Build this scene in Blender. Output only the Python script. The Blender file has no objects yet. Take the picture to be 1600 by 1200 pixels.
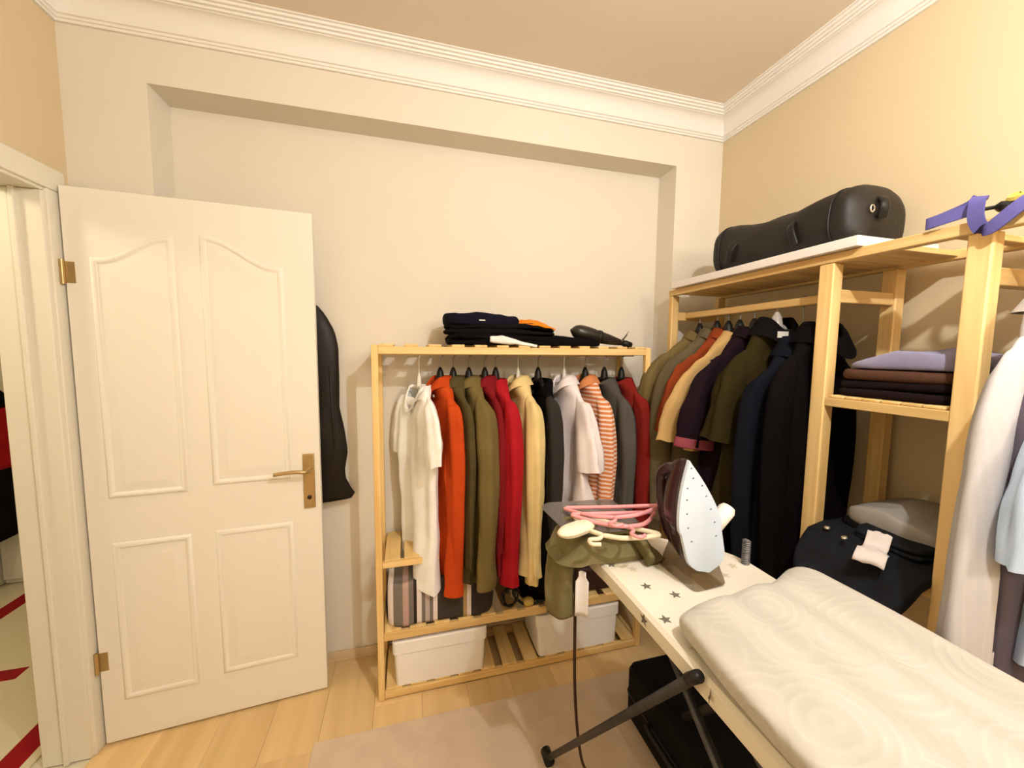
import bpy, math, random
from mathutils import Vector, Matrix, noise
random.seed(7)
C = bpy.context.scene.collection
SC = bpy.context.scene
PI = math.pi

# ------------------------------------------------------------ camera, world, light, exposure
F_PX, PITCH, ROLL, YAW, EYE = 600.7, -.0845, .0089, .2639, 1.47
def make_camera():
    cy, sy = math.cos(YAW), math.sin(YAW)
    fwd, right, up = Vector((sy, cy, 0)), Vector((cy, -sy, 0)), Vector((0, 0, 1))
    c, s = math.cos(PITCH), math.sin(PITCH)
    f2, u2 = fwd*c + up*s, up*c - fwd*s
    c, s = math.cos(ROLL), math.sin(ROLL)
    r3, u3 = right*c + u2*s, u2*c - right*s
    cd = bpy.data.cameras.new('camera'); cd.sensor_width = 36; cd.lens = F_PX/1600*36; cd.clip_start = .02
    o = bpy.data.objects.new('camera', cd); C.objects.link(o)
    m = Matrix((r3, u3, -f2)).transposed().to_4x4(); m.translation = (0, 0, EYE)
    o.matrix_world = m; SC.camera = o
make_camera()
w = bpy.data.worlds.new('world'); SC.world = w; w.use_nodes = True
w.node_tree.nodes['Background'].inputs[0].default_value = (1, .9, .75, 1)
w.node_tree.nodes['Background'].inputs[1].default_value = .02
def lamp(name, loc, power, col, rad):
    l = bpy.data.lights.new(name, 'POINT'); l.energy = power; l.color = col; l.shadow_soft_size = rad
    o = bpy.data.objects.new(name, l); o.location = loc; C.objects.link(o); return o
lamp('ceiling_lamp', (.62, .0, 2.34), 60, (1, .985, .955), .018)
lamp('fill_light', (1.10, -1.15, 2.15), 44, (1, .97, .90), .12)  # added soft fill behind the camera to flatten the lighting, not a room lamp
lamp('hall_lamp', (-1.85, 1.2, 2.2), 26, (1, .88, .62), .08)
SC.view_settings.view_transform = 'Standard'; SC.view_settings.look = 'None'
SC.view_settings.gamma = 1; SC.view_settings.use_curve_mapping = False
SC.view_settings.exposure = -.24
SC.cycles.max_bounces = 10; SC.cycles.diffuse_bounces = 4
SC.cycles.use_denoising = True

# ------------------------------------------------------------ materials
MATS = {}
def nodes_of(name):
    m = bpy.data.materials.new(name); m.use_nodes = True
    nt = m.node_tree; b = nt.nodes['Principled BSDF']
    return m, nt, b
def mat(name, col, rough=.8, var=.06, vs=5, bump=0, bs=300, metal=0, spec=.3, sheen=0, alpha=1, stretch=None):
    if name in MATS: return MATS[name]
    m, nt, b = nodes_of(name); N, L = nt.nodes, nt.links
    b.inputs['Roughness'].default_value = rough; b.inputs['Metallic'].default_value = metal
    b.inputs['Specular IOR Level'].default_value = spec
    if sheen: b.inputs['Sheen Weight'].default_value = sheen; b.inputs['Sheen Roughness'].default_value = .5
    if alpha < 1: b.inputs['Alpha'].default_value = alpha
    tc = N.new('ShaderNodeTexCoord'); src = tc.outputs['Object']
    if stretch:
        mp = N.new('ShaderNodeMapping'); mp.inputs['Scale'].default_value = stretch
        L.new(src, mp.inputs[0]); src = mp.outputs[0]
    n = N.new('ShaderNodeTexNoise'); n.inputs['Scale'].default_value = vs; n.inputs['Detail'].default_value = 4
    L.new(src, n.inputs['Vector'])
    r = N.new('ShaderNodeValToRGB'); e = r.color_ramp.elements
    e[0].position = .3; e[1].position = .7
    e[0].color = tuple(c*(1-var) for c in col) + (1,); e[1].color = tuple(min(1, c*(1+var)) for c in col) + (1,)
    L.new(n.outputs[0], r.inputs[0]); L.new(r.outputs[0], b.inputs['Base Color'])
    if bump:
        n2 = N.new('ShaderNodeTexNoise'); n2.inputs['Scale'].default_value = bs; n2.inputs['Detail'].default_value = 2
        L.new(src, n2.inputs['Vector'])
        bp = N.new('ShaderNodeBump'); bp.inputs['Strength'].default_value = bump; bp.inputs['Distance'].default_value = .002
        L.new(n2.outputs[0], bp.inputs['Height']); L.new(bp.outputs[0], b.inputs['Normal'])
    MATS[name] = m; return m
def wood(name, c0, c1, axis, rough=.5, sc=9):
    if name in MATS: return MATS[name]
    m, nt, b = nodes_of(name); N, L = nt.nodes, nt.links
    b.inputs['Roughness'].default_value = rough; b.inputs['Specular IOR Level'].default_value = .35
    tc = N.new('ShaderNodeTexCoord'); mp = N.new('ShaderNodeMapping')
    s = [sc*3, sc*3, sc*3]; s['xyz'.index(axis)] = sc*.18
    mp.inputs['Scale'].default_value = s; L.new(tc.outputs['Object'], mp.inputs[0])
    oi = N.new('ShaderNodeObjectInfo'); ad = N.new('ShaderNodeVectorMath'); ad.operation = 'ADD'
    ms = N.new('ShaderNodeMath'); ms.operation = 'MULTIPLY'; ms.inputs[1].default_value = 37
    L.new(oi.outputs['Random'], ms.inputs[0]); L.new(mp.outputs[0], ad.inputs[0]); L.new(ms.outputs[0], ad.inputs[1])
    n = N.new('ShaderNodeTexNoise'); n.inputs['Scale'].default_value = 1; n.inputs['Detail'].default_value = 5; n.inputs['Distortion'].default_value = .6
    L.new(ad.outputs[0], n.inputs['Vector'])
    r = N.new('ShaderNodeValToRGB'); e = r.color_ramp.elements
    e[0].position = .32; e[1].position = .62; e[0].color = c0 + (1,); e[1].color = c1 + (1,)
    L.new(n.outputs[0], r.inputs[0])
    hv = N.new('ShaderNodeHueSaturation'); mr = N.new('ShaderNodeMapRange'); mr.inputs[3].default_value = .9; mr.inputs[4].default_value = 1.08
    L.new(oi.outputs['Random'], mr.inputs[0]); L.new(mr.outputs[0], hv.inputs['Value']); L.new(r.outputs[0], hv.inputs['Color'])
    L.new(hv.outputs[0], b.inputs['Base Color'])
    MATS[name] = m; return m
def bands(name, axis, stops, rough=.85, period=None, bump=0):
    """flat print: colour bands along an object axis; stops = [(pos 0..1, col)], period metres (repeat) or (lo, hi)."""
    if name in MATS: return MATS[name]
    m, nt, b = nodes_of(name); N, L = nt.nodes, nt.links
    b.inputs['Roughness'].default_value = rough; b.inputs['Specular IOR Level'].default_value = .2
    tc = N.new('ShaderNodeTexCoord'); sp = N.new('ShaderNodeSeparateXYZ'); L.new(tc.outputs['Object'], sp.inputs[0])
    src = sp.outputs['XYZ'.index(axis.upper())]
    if isinstance(period, tuple):
        mr = N.new('ShaderNodeMapRange'); mr.inputs[1].default_value, mr.inputs[2].default_value = period
        L.new(src, mr.inputs[0]); v = mr.outputs[0]
    else:
        d = N.new('ShaderNodeMath'); d.operation = 'DIVIDE'; d.inputs[1].default_value = period; L.new(src, d.inputs[0])
        f = N.new('ShaderNodeMath'); f.operation = 'FRACT'; L.new(d.outputs[0], f.inputs[0]); v = f.outputs[0]
    r = N.new('ShaderNodeValToRGB'); cr = r.color_ramp; cr.interpolation = 'CONSTANT'
    for i, (p, c) in enumerate(stops):
        el = cr.elements[i] if i < 2 else cr.elements.new(p)
        el.position = p
    for i, (p, c) in enumerate(stops):
        cr.elements[i].color = tuple(c) + (1,)
    L.new(v, r.inputs[0]); L.new(r.outputs[0], b.inputs['Base Color'])
    MATS[name] = m; return m

PINE0, PINE1 = (.74, .47, .17), (.88, .64, .29)
PX, PY, PZ = (wood('pine_' + a, PINE0, PINE1, a) for a in 'xyz')
WALL = mat('wall_paint', (.78, .725, .635), .9, .02, 2, .05, 120, spec=.15)
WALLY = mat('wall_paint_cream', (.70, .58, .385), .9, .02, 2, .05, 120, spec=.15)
CEIL = mat('ceiling_paint', (.78, .68, .57), .9, .015, 2, .04, 120, spec=.15)
PLASTER = mat('white_plaster', (.87, .84, .80), .7, .015, 3, spec=.2)
DOORW = mat('door_lacquer', (.86, .82, .74), .45, .012, 2, spec=.3)
FLOORBASE = mat('floor_underlay', (.25, .18, .1), .9)
OAK = wood('oak_laminate', (.68, .465, .215), (.78, .56, .285), 'y', .45, 4)
NICKEL = mat('brushed_brass', (.50, .36, .17), .38, .05, 20, metal=.75, spec=.5)
BLACKPL = mat('black_plastic', (.010, .009, .008), .45, .1, 8, spec=.3)
WHITEPL = mat('white_plastic', (.84, .82, .76), .45, .02, 8, spec=.4)
DARKMETAL = mat('dark_metal', (.045, .040, .036), .5, .15, 30, .2, 400, metal=.4)
GREYMETAL = mat('grey_metal', (.25, .25, .26), .4, .1, 30, metal=.6)

# ------------------------------------------------------------ mesh helpers
class MB:
    def __init__(s): s.v, s.f = [], []
    def add(s, vs, fs):
        n = len(s.v); s.v += [tuple(p) for p in vs]; s.f += [tuple(i + n for i in f) for f in fs]; return s
    def box(s, x0, x1, y0, y1, z0, z1):
        return s.add([(x0,y0,z0),(x1,y0,z0),(x1,y1,z0),(x0,y1,z0),(x0,y0,z1),(x1,y0,z1),(x1,y1,z1),(x0,y1,z1)],
                     [(3,2,1,0),(4,5,6,7),(0,1,5,4),(1,2,6,5),(2,3,7,6),(3,0,4,7)])
    def quad(s, a, b, c, d): return s.add([a, b, c, d], [(0, 1, 2, 3)])
    def loft(s, rings, closed=True, caps=True):
        n = len(rings[0]); vs = [p for r in rings for p in r]; fs = []
        for i in range(len(rings)-1):
            for j in range(n if closed else n-1):
                k = (j+1) % n
                fs.append((i*n+j, i*n+k, (i+1)*n+k, (i+1)*n+j))
        if caps and closed:
            fs.append(tuple(reversed(range(n)))); fs.append(tuple((len(rings)-1)*n + j for j in range(n)))
        return s.add(vs, fs)
    def tube(s, pts, r, n=10, caps=True, flat=1.0, up=Vector((0, 0, 1))):
        pts = [Vector(p) for p in pts]; m = len(pts)
        rr = r if isinstance(r, (list, tuple)) else [r]*m
        rings = []; side = None
        for i, p in enumerate(pts):
            t = (pts[min(i+1, m-1)] - pts[max(i-1, 0)]).normalized()
            if side is None:
                u = up if abs(t.dot(up)) < .95 else Vector((1, 0, 0))
                side = t.cross(u).normalized()
            else: side = (side - t*side.dot(t)).normalized()
            nn = side.cross(t)
            rings.append([p + side*rr[i]*math.cos(a) + nn*rr[i]*flat*math.sin(a) for a in (2*PI*k/n for k in range(n))])
        return s.loft(rings, True, caps)
    def disc(s, c, ax, r, h, n=20):
        c = Vector(c); ax = Vector(ax).normalized(); return s.tube([c, c + ax*h], r, n)
    def prism(s, outline, z0, z1):
        return s.loft([[(x, y, z0) for x, y in outline], [(x, y, z1) for x, y in outline]])
def bez(pts, n=16):
    """Catmull-Rom through points."""
    P = [Vector(p) for p in pts]; P = [P[0]*2 - P[1]] + P + [P[-1]*2 - P[-2]]; out = []
    for i in range(1, len(P)-2):
        for k in range(n):
            t = k/n; a, b, c, d = P[i-1], P[i], P[i+1], P[i+2]
            out.append(.5*((2*b) + (c-a)*t + (2*a-5*b+4*c-d)*t*t + (3*b-a-3*c+d)*t**3))
    out.append(P[-2]); return out
def obj(name, mb, m, parent=None, smooth=True, bevel=0, seg=2, sub=0, **props):
    me = bpy.data.meshes.new(name); me.from_pydata(mb.v, [], mb.f); me.validate(); me.update()
    if m: me.materials.append(m)
    o = bpy.data.objects.new(name, me); C.objects.link(o)
    if parent: o.parent = parent
    if smooth:
        for p in me.polygons: p.use_smooth = True
        if bevel or smooth == 'auto':
            me.set_sharp_from_angle(angle=math.radians(35))
    if bevel:
        b = o.modifiers.new('bevel', 'BEVEL'); b.width = bevel; b.segments = seg; b.limit_method = 'ANGLE'; b.angle_limit = math.radians(35)
    if sub:
        b = o.modifiers.new('subdivision', 'SUBSURF'); b.levels = b.render_levels = sub
    for k, v in props.items(): o[k] = v
    return o
def fix_normals(o):
    import bmesh
    bm = bmesh.new(); bm.from_mesh(o.data); bmesh.ops.recalc_face_normals(bm, faces=bm.faces); bm.to_mesh(o.data); bm.free(); return o
def thing(name, label, cat, loc=(0, 0, 0), rotz=0, group=None):
    o = bpy.data.objects.new(name, None); o.empty_display_size = .05; C.objects.link(o)
    o.location = loc; o.rotation_euler = (0, 0, rotz); o['label'] = label; o['category'] = cat
    if group: o['group'] = group
    return o
def tag(o, label, cat, group=None):
    o['label'] = label; o['category'] = cat
    if group: o['group'] = group
    return o
def struct(name, mb, m, parent=None, **k):
    o = obj(name, mb, m, parent, **k)
    if not parent: o['kind'] = 'structure'
    return o
def nz(x, y, z): return noise.noise(Vector((x, y, z)))
def lerp(a, b, t): return a + (b-a)*t
def interp(tab, t):
    if t <= tab[0][0]: return tab[0][1]
    for (a, va), (b, vb) in zip(tab, tab[1:]):
        if t <= b:
            u = (t-a)/(b-a); return va + (vb-va)*u
    return tab[-1][1]

# ------------------------------------------------------------ the room
XL, XR, YB, YF, H = -1.12, 1.582, 1.7248, -1.6, 2.66
N0, N1, NT, ND = -.876, 1.308, 2.40, .1388
YN = YB + ND
OY0, OY1, OZ = .80, 1.63, 1.99          # door opening in the left wall
fl = struct('floor', MB().box(XL-.1, XR+.1, YF-.1, YN+.1, -.06, -.012), FLOORBASE, smooth=False)
col = 0; x = XL
while x < XR - .005:
    x1 = min(x + .193, XR); y = YF - random.random()*1.1 if col else YF
    while y < YN - .005:
        y1 = y + 1.25; a, b = max(y, YF), y1
        lim = YN if (x >= N0 - .1 and x1 <= N1 + .1) else YB
        b = min(b, lim)
        if b - a > .01:
            obj('plank', MB().box(x+.0003, x1-.0003, a+.0003, b-.0003, -.012, 0), OAK, fl, smooth=False, bevel=.0006, seg=1)
        y = y1
    x = x1; col += 1
wb = MB()
for a in (MB().quad((XL, YB, 0), (N0, YB, 0), (N0, YB, H), (XL, YB, H)),
          MB().quad((N1, YB, 0), (XR, YB, 0), (XR, YB, H), (N1, YB, H)),
          MB().quad((N0, YB, NT), (N1, YB, NT), (N1, YB, H), (N0, YB, H)),
          MB().quad((N0, YB, 0), (N0, YN, 0), (N0, YN, NT), (N0, YB, NT)),
          MB().quad((N1, YN, 0), (N1, YB, 0), (N1, YB, NT), (N1, YN, NT)),
          MB().quad((N0, YN, NT), (N1, YN, NT), (N1, YB, NT), (N0, YB, NT)),
          MB().quad((N0, YN, 0), (N1, YN, 0), (N1, YN, NT), (N0, YN, NT))): wb.add(a.v, a.f)
wb.box(XL-.15, XR+.15, YN+.005, YN+.1, 0, H)
struct('wall_back', wb, WALL, smooth=False)
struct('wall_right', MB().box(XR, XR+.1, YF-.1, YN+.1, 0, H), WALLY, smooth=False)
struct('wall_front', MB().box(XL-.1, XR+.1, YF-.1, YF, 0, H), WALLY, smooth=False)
WT = .13
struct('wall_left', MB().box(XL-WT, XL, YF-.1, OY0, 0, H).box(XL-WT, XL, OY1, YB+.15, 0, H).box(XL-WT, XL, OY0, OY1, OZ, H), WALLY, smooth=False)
struct('ceiling', MB().box(XL-.1, XR+.1, YF-.1, YN+.1, H, H+.1), CEIL, smooth=False)
# stepped plaster cornice, mitred at the corners: one run per wall
CP = [(0, .112), (.010, .112), (.011, .104), (.016, .103), (.018, .096), (.024, .094), (.026, .084)]
CP += [(.026 + .040*(1-math.cos(t)), .082 - .052*math.sin(t)) for t in (PI/2*k/8 for k in range(9))]
CP += [(.068, .028), (.076, .027), (.077, .020), (.086, .019), (.087, .012), (.096, .011), (.098, .004), (.106, .003), (.108, 0)]
def cornice(name, pts_at):
    mb = MB(); rings = [[pts_at(p, d, e) for p, d in CP] for e in (0, 1)]
    mb.loft(rings, closed=False, caps=False)
    return fix_normals(struct(name, mb, PLASTER, smooth='auto'))
cornice('trim_1', lambda p, d, e: (lerp(XL+p, XR-p, e), YB-p, H-d))
cornice('trim_2', lambda p, d, e: (XR-p, lerp(YF+p, YB-p, e), H-d))
cornice('trim_3', lambda p, d, e: (XL+p, lerp(YF+p, YB-p, e), H-d))
cornice('trim_4', lambda p, d, e: (lerp(XL+p, XR-p, e), YF+p, H-d))
# baseboards
BB = wood('baseboard_wood', (.60, .44, .26), (.72, .56, .36), 'x')
struct('baseboard_back', MB().box(N0, N1, YN-.012, YN, 0, .05), BB, bevel=.003)
struct('baseboard_right', MB().box(XR-.012, XR, YF, YB, 0, .05), BB, bevel=.003)
struct('baseboard_left', MB().box(XL, XL+.012, YF, OY0-.07, 0, .05), BB, bevel=.003)
# door frame: jamb lining + casing
JW = mat('jamb_paint', (.80, .76, .66), .5, .02, 3, spec=.3)
fr = MB()
fr.box(XL-WT-.005, XL+.004, OY1-.022, OY1+.002, 0, OZ-.022).box(XL-WT-.005, XL+.004, OY0-.002, OY0+.022, 0, OZ-.022).box(XL-WT-.005, XL+.004, OY0-.002, OY1+.002, OZ-.0215, OZ+.002)
fr.box(XL, XL+.013, OY1-.012, OY1+.062, 0, OZ-.012).box(XL, XL+.013, OY0-.06, OY0+.012, 0, OZ-.012).box(XL, XL+.013, OY0-.06, OY1+.062, OZ-.0115, OZ+.06)
fr.box(XL-.07, XL-.055, OY1-.034, OY1-.02, 0, OZ-.02)
struct('trim_5', fr, JW, bevel=.003)

# ------------------------------------------------------------ the open door
DW, DT = .805, .036
dx0, dy0, dx1, dy1 = -1.098, 1.648, -.357, 1.7053
ang = math.atan2(dy1-dy0, dx1-dx0)
DL = math.hypot(dx1-dx0, dy1-dy0)
door = bpy.data.objects.new('door_1', None); C.objects.link(door); door['kind'] = 'structure'
door.location = (dx0, dy0, 0); door.rotation_euler = (0, 0, ang)
obj('door_leaf', MB().box(0, DL, 0, DT, .008, 2.0), DOORW, door, bevel=.002)
PROF = [(0, 0), (.004, .0045), (.010, .0062), (.016, .0050), (.022, .0006), (.030, .0006), (.052, .0050), (.058, .0052)]
def rel(x): return x - dx0
def panel(x0, x1, zb, zlow, zhigh=None, rising=True):
    """raised panel with its moulding; the top edge may arch up towards the middle of the door."""
    K = 17 if zhigh else 2
    def top(t):
        if not zhigh: return zlow
        q = t if rising else 1-t
        return lerp(zlow, zhigh, 0 if q < .10 else (1 if q > .94 else .5-.5*math.cos(PI*(q-.10)/.84)))
    rings = []
    for d, dep in PROF:
        a, b_ = x0+d, x1-d
        tp = [(lerp(a, b_, k/(K-1)), -dep, top((lerp(a, b_, k/(K-1))-x0)/(x1-x0)) - d) for k in range(K)]
        rings.append([(lerp(a, b_, k/(K-1)), -dep, zb+d) for k in range(K)] + list(reversed(tp)))
    mb = MB(); mb.loft(rings, True, False)
    n = 2*K; o = (len(PROF)-1)*n
    for k in range(K-1): mb.f.append((o+k, o+k+1, o+n-2-k, o+n-1-k))
    return fix_normals(obj('panel', mb, DOORW, door, smooth='auto'))
panel(rel(-1.035), rel(-.800), .935, 1.775, 1.865, True)
panel(rel(-.725), rel(-.460), .950, 1.785, 1.880, False)
panel(rel(-1.035), rel(-.800), .165, .770)
panel(rel(-.725), rel(-.460), .180, .770)
hx = rel(-.396)
hd = obj('door_handle', MB().box(hx-.021, hx+.021, -.009, 0, .822, 1.048), NICKEL, door, bevel=.003, label='brushed brass lever handle on long plate')
obj('lever', MB().tube(bez([(hx, -.008, .985), (hx, -.042, .985), (hx-.012, -.054, .986), (hx-.05, -.056, .990), (hx-.115, -.052, .985)], 6),
    [.009]*6+[.008]*6+[.0075]*6+[.0075]*7, 12), NICKEL, hd)
obj('keyhole', MB().disc((hx, -.0085, .868), (0, -1, 0), .0085, .004, 16), mat('dark_lock', (.05, .035, .02), .4, metal=.5), hd)
obj('lock_cover', MB().box(hx-.012, hx+.012, -.0115, -.0085, .832, .856), NICKEL, hd, bevel=.002)
for z in (1.72, .33):
    h = obj('hinge', MB().disc((-.004, -.006, z-.04), (0, 0, 1), .0065, .08, 12).box(0, .026, -.0015, 0, z-.035, z+.035), NICKEL, door, smooth='auto')
# ------------------------------------------------------------ hallway seen past the jamb
HX = -2.45
TILE = mat('hall_tile', (.72, .66, .52), .4, .12, 3, spec=.4)
struct('floor_hall', MB().box(HX, XL-.0, -1.0, 3.6, -.06, -.004), TILE, smooth=False)
HALLW = mat('hall_paint', (.84, .80, .68), .85, .02, 2, spec=.15)
struct('wall_hall_left', MB().box(HX-.1, HX, -1.0, 3.6, 0, H), HALLW, smooth=False)
struct('wall_hall_back', MB().box(HX-.1, XL-.02, 3.3, 3.4, 0, H), HALLW, smooth=False)
struct('wall_hall_right', MB().box(XL-WT, XL-.02, YB+.15, 3.4, 0, H), HALLW, smooth=False)
struct('wall_hall_front', MB().box(HX-.1, XL-.1, -1.1, -1.0, 0, H), HALLW, smooth=False)
struct('ceiling_hall', MB().box(HX-.1, XL-.1, -1.1, 3.4, H, H+.1), CEIL, smooth=False)
rg = MB(); rg.box(-2.30, -1.30, .2, 3.0, -.004, .005)
RED, CRM = (.30, .008, .012), (.72, .65, .47)
rug = obj('hall_rug', rg, bands('hall_rug_bands', 'x', [(0, CRM), (.07, RED), (.155, CRM), (.88, RED), (.965, CRM)], .95, (-2.30, -1.30)), bevel=.002)
tag(rug, 'cream hallway runner rug with dark red border bands beyond the door', 'rug')
# a short cross band woven into the runner
obj('cross_band', MB().box(-2.22, -1.70, 2.10, 2.17, .004, .0062), mat('rug_red', RED, .95, .1, 30), rug, smooth=False)

# ------------------------------------------------------------ cloth builders
def cloth(name, col, sheen=.0, bump=.25, bs=500, rough=.9, var=.10):
    return mat('cloth_' + name, col, rough, var, 7, bump, bs, spec=.05)
def shell_grid(nu, nv, fn, closed=False):
    """grid of points fn(u,v), u,v in 0..1; closed wraps u."""
    mb = MB(); rows = [[fn(i/(nu if closed else nu-1), j/(nv-1)) for i in range(nu)] for j in range(nv)]
    mb.loft(rows, closed, False); return mb
def sleeve_mesh(path, rads, seed, flat=1.0, n=22, rows=34, crease=.010, turn=True):
    P = bez(path, 12); m = len(P); rings = []
    for j in range(rows):
        t = j/(rows-1); k = t*(m-1); i = min(int(k), m-2); p = P[i].lerp(P[i+1], k-i); tan = (P[i+1]-P[i]).normalized()
        s = Vector((0, 1, 0)); s = (s - tan*s.dot(tan)).normalized(); o = s.cross(tan)
        r = interp(rads, t); ring = []
        for a in range(n):
            th = 2*PI*a/n
            w = 1 + (.22*nz(math.cos(th)*1.4+seed, math.sin(th)*1.4, t*3.2) + .10*math.sin(5*th+seed+3*t) + .09*nz(math.cos(th)*3+seed, math.sin(th)*3, t*9))*min(1, .3+t*1.2)
            q = p + o*(r*w*math.cos(th)) + s*(r*flat*w*math.sin(th))
            q += Vector((0, 0, 1))*crease*nz(q.x*30+seed, q.y*30, q.z*18)
            ring.append(q)
        rings.append(ring)
    mb = MB(); mb.loft(rings, True, not turn)
    if not turn: return mb
    # turned-in end so that the cuff has an edge
    last = rings[-1]; c = sum(last, Vector())/n
    mb.loft([last, [q.lerp(c, .10) for q in last], [q.lerp(c, .16) + Vector((0, 0, .03)) for q in last]], True, False)
    return mb
def squash(t, far):
    # the wall-side half of a hanging garment is pressed flat against the wall
    sg, k = far[:2]; skew = far[2] if len(far) > 2 else 0
    if not sg: return
    for o in list(t.children) + [c for o in t.children for c in o.children]:
        for v in o.data.vertices:
            if v.co.x*sg > 0:
                v.co.y += skew*v.co.x; v.co.x *= k
def garment(name, label, cat, loc, rotz, m, L=.75, W=.205, slope=.16, T=.055, hem=.23, sleeve='long', sl=.60, neck=.06, collar=None,
            collar_m=None, seed=0, fold=.012, group=None, sleeve_m=None, cuff=None, swing=(0, 0), buttons=None, splay=0, neckdrop=.02, far=(0, 1), tilt=0, sr=1):
    t = thing(name, label, cat, loc, rotz, group)
    S = slope
    prof = [(0, neck), (.10*S, neck*1.25), (.35*S, lerp(neck, W, .42)), (.62*S, lerp(neck, W, .70)), (.86*S, lerp(neck, W, .90)), (S*1.08, W*.985), (S*1.45, W), (S*2.3, W*1.0), (L*.6, lerp(W, hem, .5)), (L, hem)]
    thick = [(0, .042), (.2*S, .040), (.6*S, T*.62), (1.2*S, T*.9), (L*.4, T), (L, T*1.08)]
    nu, rows = 64, 56
    def pt(u, v):
        th = 2*PI*u; z = L*(v**1.5*.75 + v*.25)
        w, d = interp(prof, z), interp(thick, z)
        c, s = math.cos(th), math.sin(th)
        e = .62
        x = w*math.copysign(abs(c)**e, c); y = d*math.copysign(abs(s)**.9, s)
        ramp = min(1, max(0, z-.06)/.35)
        k = math.sin(x*46+seed*1.7+.8*math.sin(z*5+seed)) * .55 + nz(x*13+seed*3.1, s*1.1, z*2.0)*1.5
        y += fold*1.45*ramp*k
        x += .010*ramp*nz(s*2+seed, z*4, seed*1.3)
        y += .008*nz(x*9+seed, z*9, 4.2)*min(1, z/.1)
        zz = -z - tilt*(x/W)*v*v - (neckdrop*(s < 0)*abs(s)*max(0, 1 - z/(.5*S))) + .012*nz(x*8, seed, 9)*v
        return Vector((x, y, zz))
    mb = MB(); rings = [[pt(i/nu, j/(rows-1)) for i in range(nu)] for j in range(rows)]
    mb.loft(rings, True, False)
    last = rings[-1]
    mb.loft([last, [Vector((q.x*.985, q.y*.85, q.z+.004)) for q in last], [Vector((q.x*.97, q.y*.8, q.z+.05)) for q in last]], True, False)
    fix_normals(obj('body', mb, m, t))
    sm = sleeve_m or m
    if sleeve in ('long', 'short'):
        for sd in (-1, 1):
            if sleeve == 'long':
                sw = swing[0 if sd < 0 else 1]
                path = [(sd*W*.50, 0, -S*.40), (sd*W*.78, 0, -S*.74), (sd*W*.98, 0, -S*1.16), (sd*(W+.012+splay*.3), sw*.2, -S*1.12-sl*.3), (sd*(W+.010+splay*.7), sw*.6, -S*1.12-sl*.65), (sd*(W+.002+splay), sw, -S*1.12-sl)]
                rads = [(0, .010), (.10, .020), (.25, .036), (.42, .047), (.55, .050), (.8, .043), (.95, .037), (1, .036)]
                fl_ = max(.45, min(.95, T/.05*.85))
            else:
                path = [(sd*W*.50, 0, -S*.40), (sd*W*.78, 0, -S*.76), (sd*W*.99, 0, -S*1.14), (sd*(W+.022+splay*.5), 0, -S*1.1-sl*.5), (sd*(W+.040+splay), 0, -S*1.1-sl)]
                rads = [(0, .010), (.15, .022), (.32, .042), (.55, .066), (.8, .080), (1, .084)]; fl_ = max(.30, min(.62, T/.05*.55))
            so = fix_normals(obj('sleeve', sleeve_mesh(path, [(t_, r_*lerp(1, sr, t_**3)) for t_, r_ in rads], seed*2+sd, fl_), sm, t))
            if cuff:
                P = bez(path, 12); a, b = P[-5], P[-1]
                dr = (b-a).normalized(); r = rads[-1][1]*sr
                cm = MB(); rr = []
                for k, (s_, g) in enumerate(((-.034, 1.02), (-.030, 1.05), (.002, 1.06), (.006, 1.03), (.002, .9))):
                    sv = Vector((0, 1, 0)); sv = (sv - dr*sv.dot(dr)).normalized(); ov = sv.cross(dr)
                    rr.append([b + dr*s_ + ov*r*g*math.cos(2*PI*i/22) + sv*r*fl_*g*math.sin(2*PI*i/22) for i in range(22)])
                cm.loft(rr, True, False); fix_normals(obj('cuff', cm, cuff, so))
    if collar:
        cmx = collar_m or m; nr = 40; rr = []
        if collar == 'shirt':
            lv = [(-.020, 1.02, 1), (.000, .90, .95), (.013, .84, .9), (.016, .95, .95), (.004, 1.12, 1.0), (-.026, 1.38, 1.05)]
        elif collar == 'coat':
            lv = [(-.025, 1.04, 1), (.004, .92, .95), (.024, .86, .92), (.028, .98, .96), (.010, 1.18, 1.02), (-.040, 1.52, 1.12)]
        else:
            lv = [(-.016, 1.12, 1.02), (-.006, 1.05, 1.02), (.000, 1.0, 1), (-.002, .95, .97), (-.012, .96, .96)]
        for z, g, gy in lv:
            ring = []
            for i in range(nr):
                th = 2*PI*i/nr; c, s = math.cos(th), math.sin(th)
                front = max(0, -s)
                dz = -neckdrop*1.2*front*front - (.030*front**6 if collar in ('shirt', 'coat') else 0)
                ring.append(Vector((neck*g*math.copysign(abs(c)**.8, c), .046*g*gy*s - (.012*front if collar != 'rib' else 0), z + dz)))
            rr.append(ring)
        mb = MB(); mb.loft(rr, True, False); fix_normals(obj('collar', mb, cmx, t))
    if buttons:
        bm_, spots = buttons
        for bx_, z in spots:
            d = interp(thick, -z)
            obj('button', MB().disc((bx_, -d*.98-.004-fold*.6, z), (0, -1, 0), .0062, .004, 12), bm_, t, label='small white button')
    squash(t, far); return t
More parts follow.
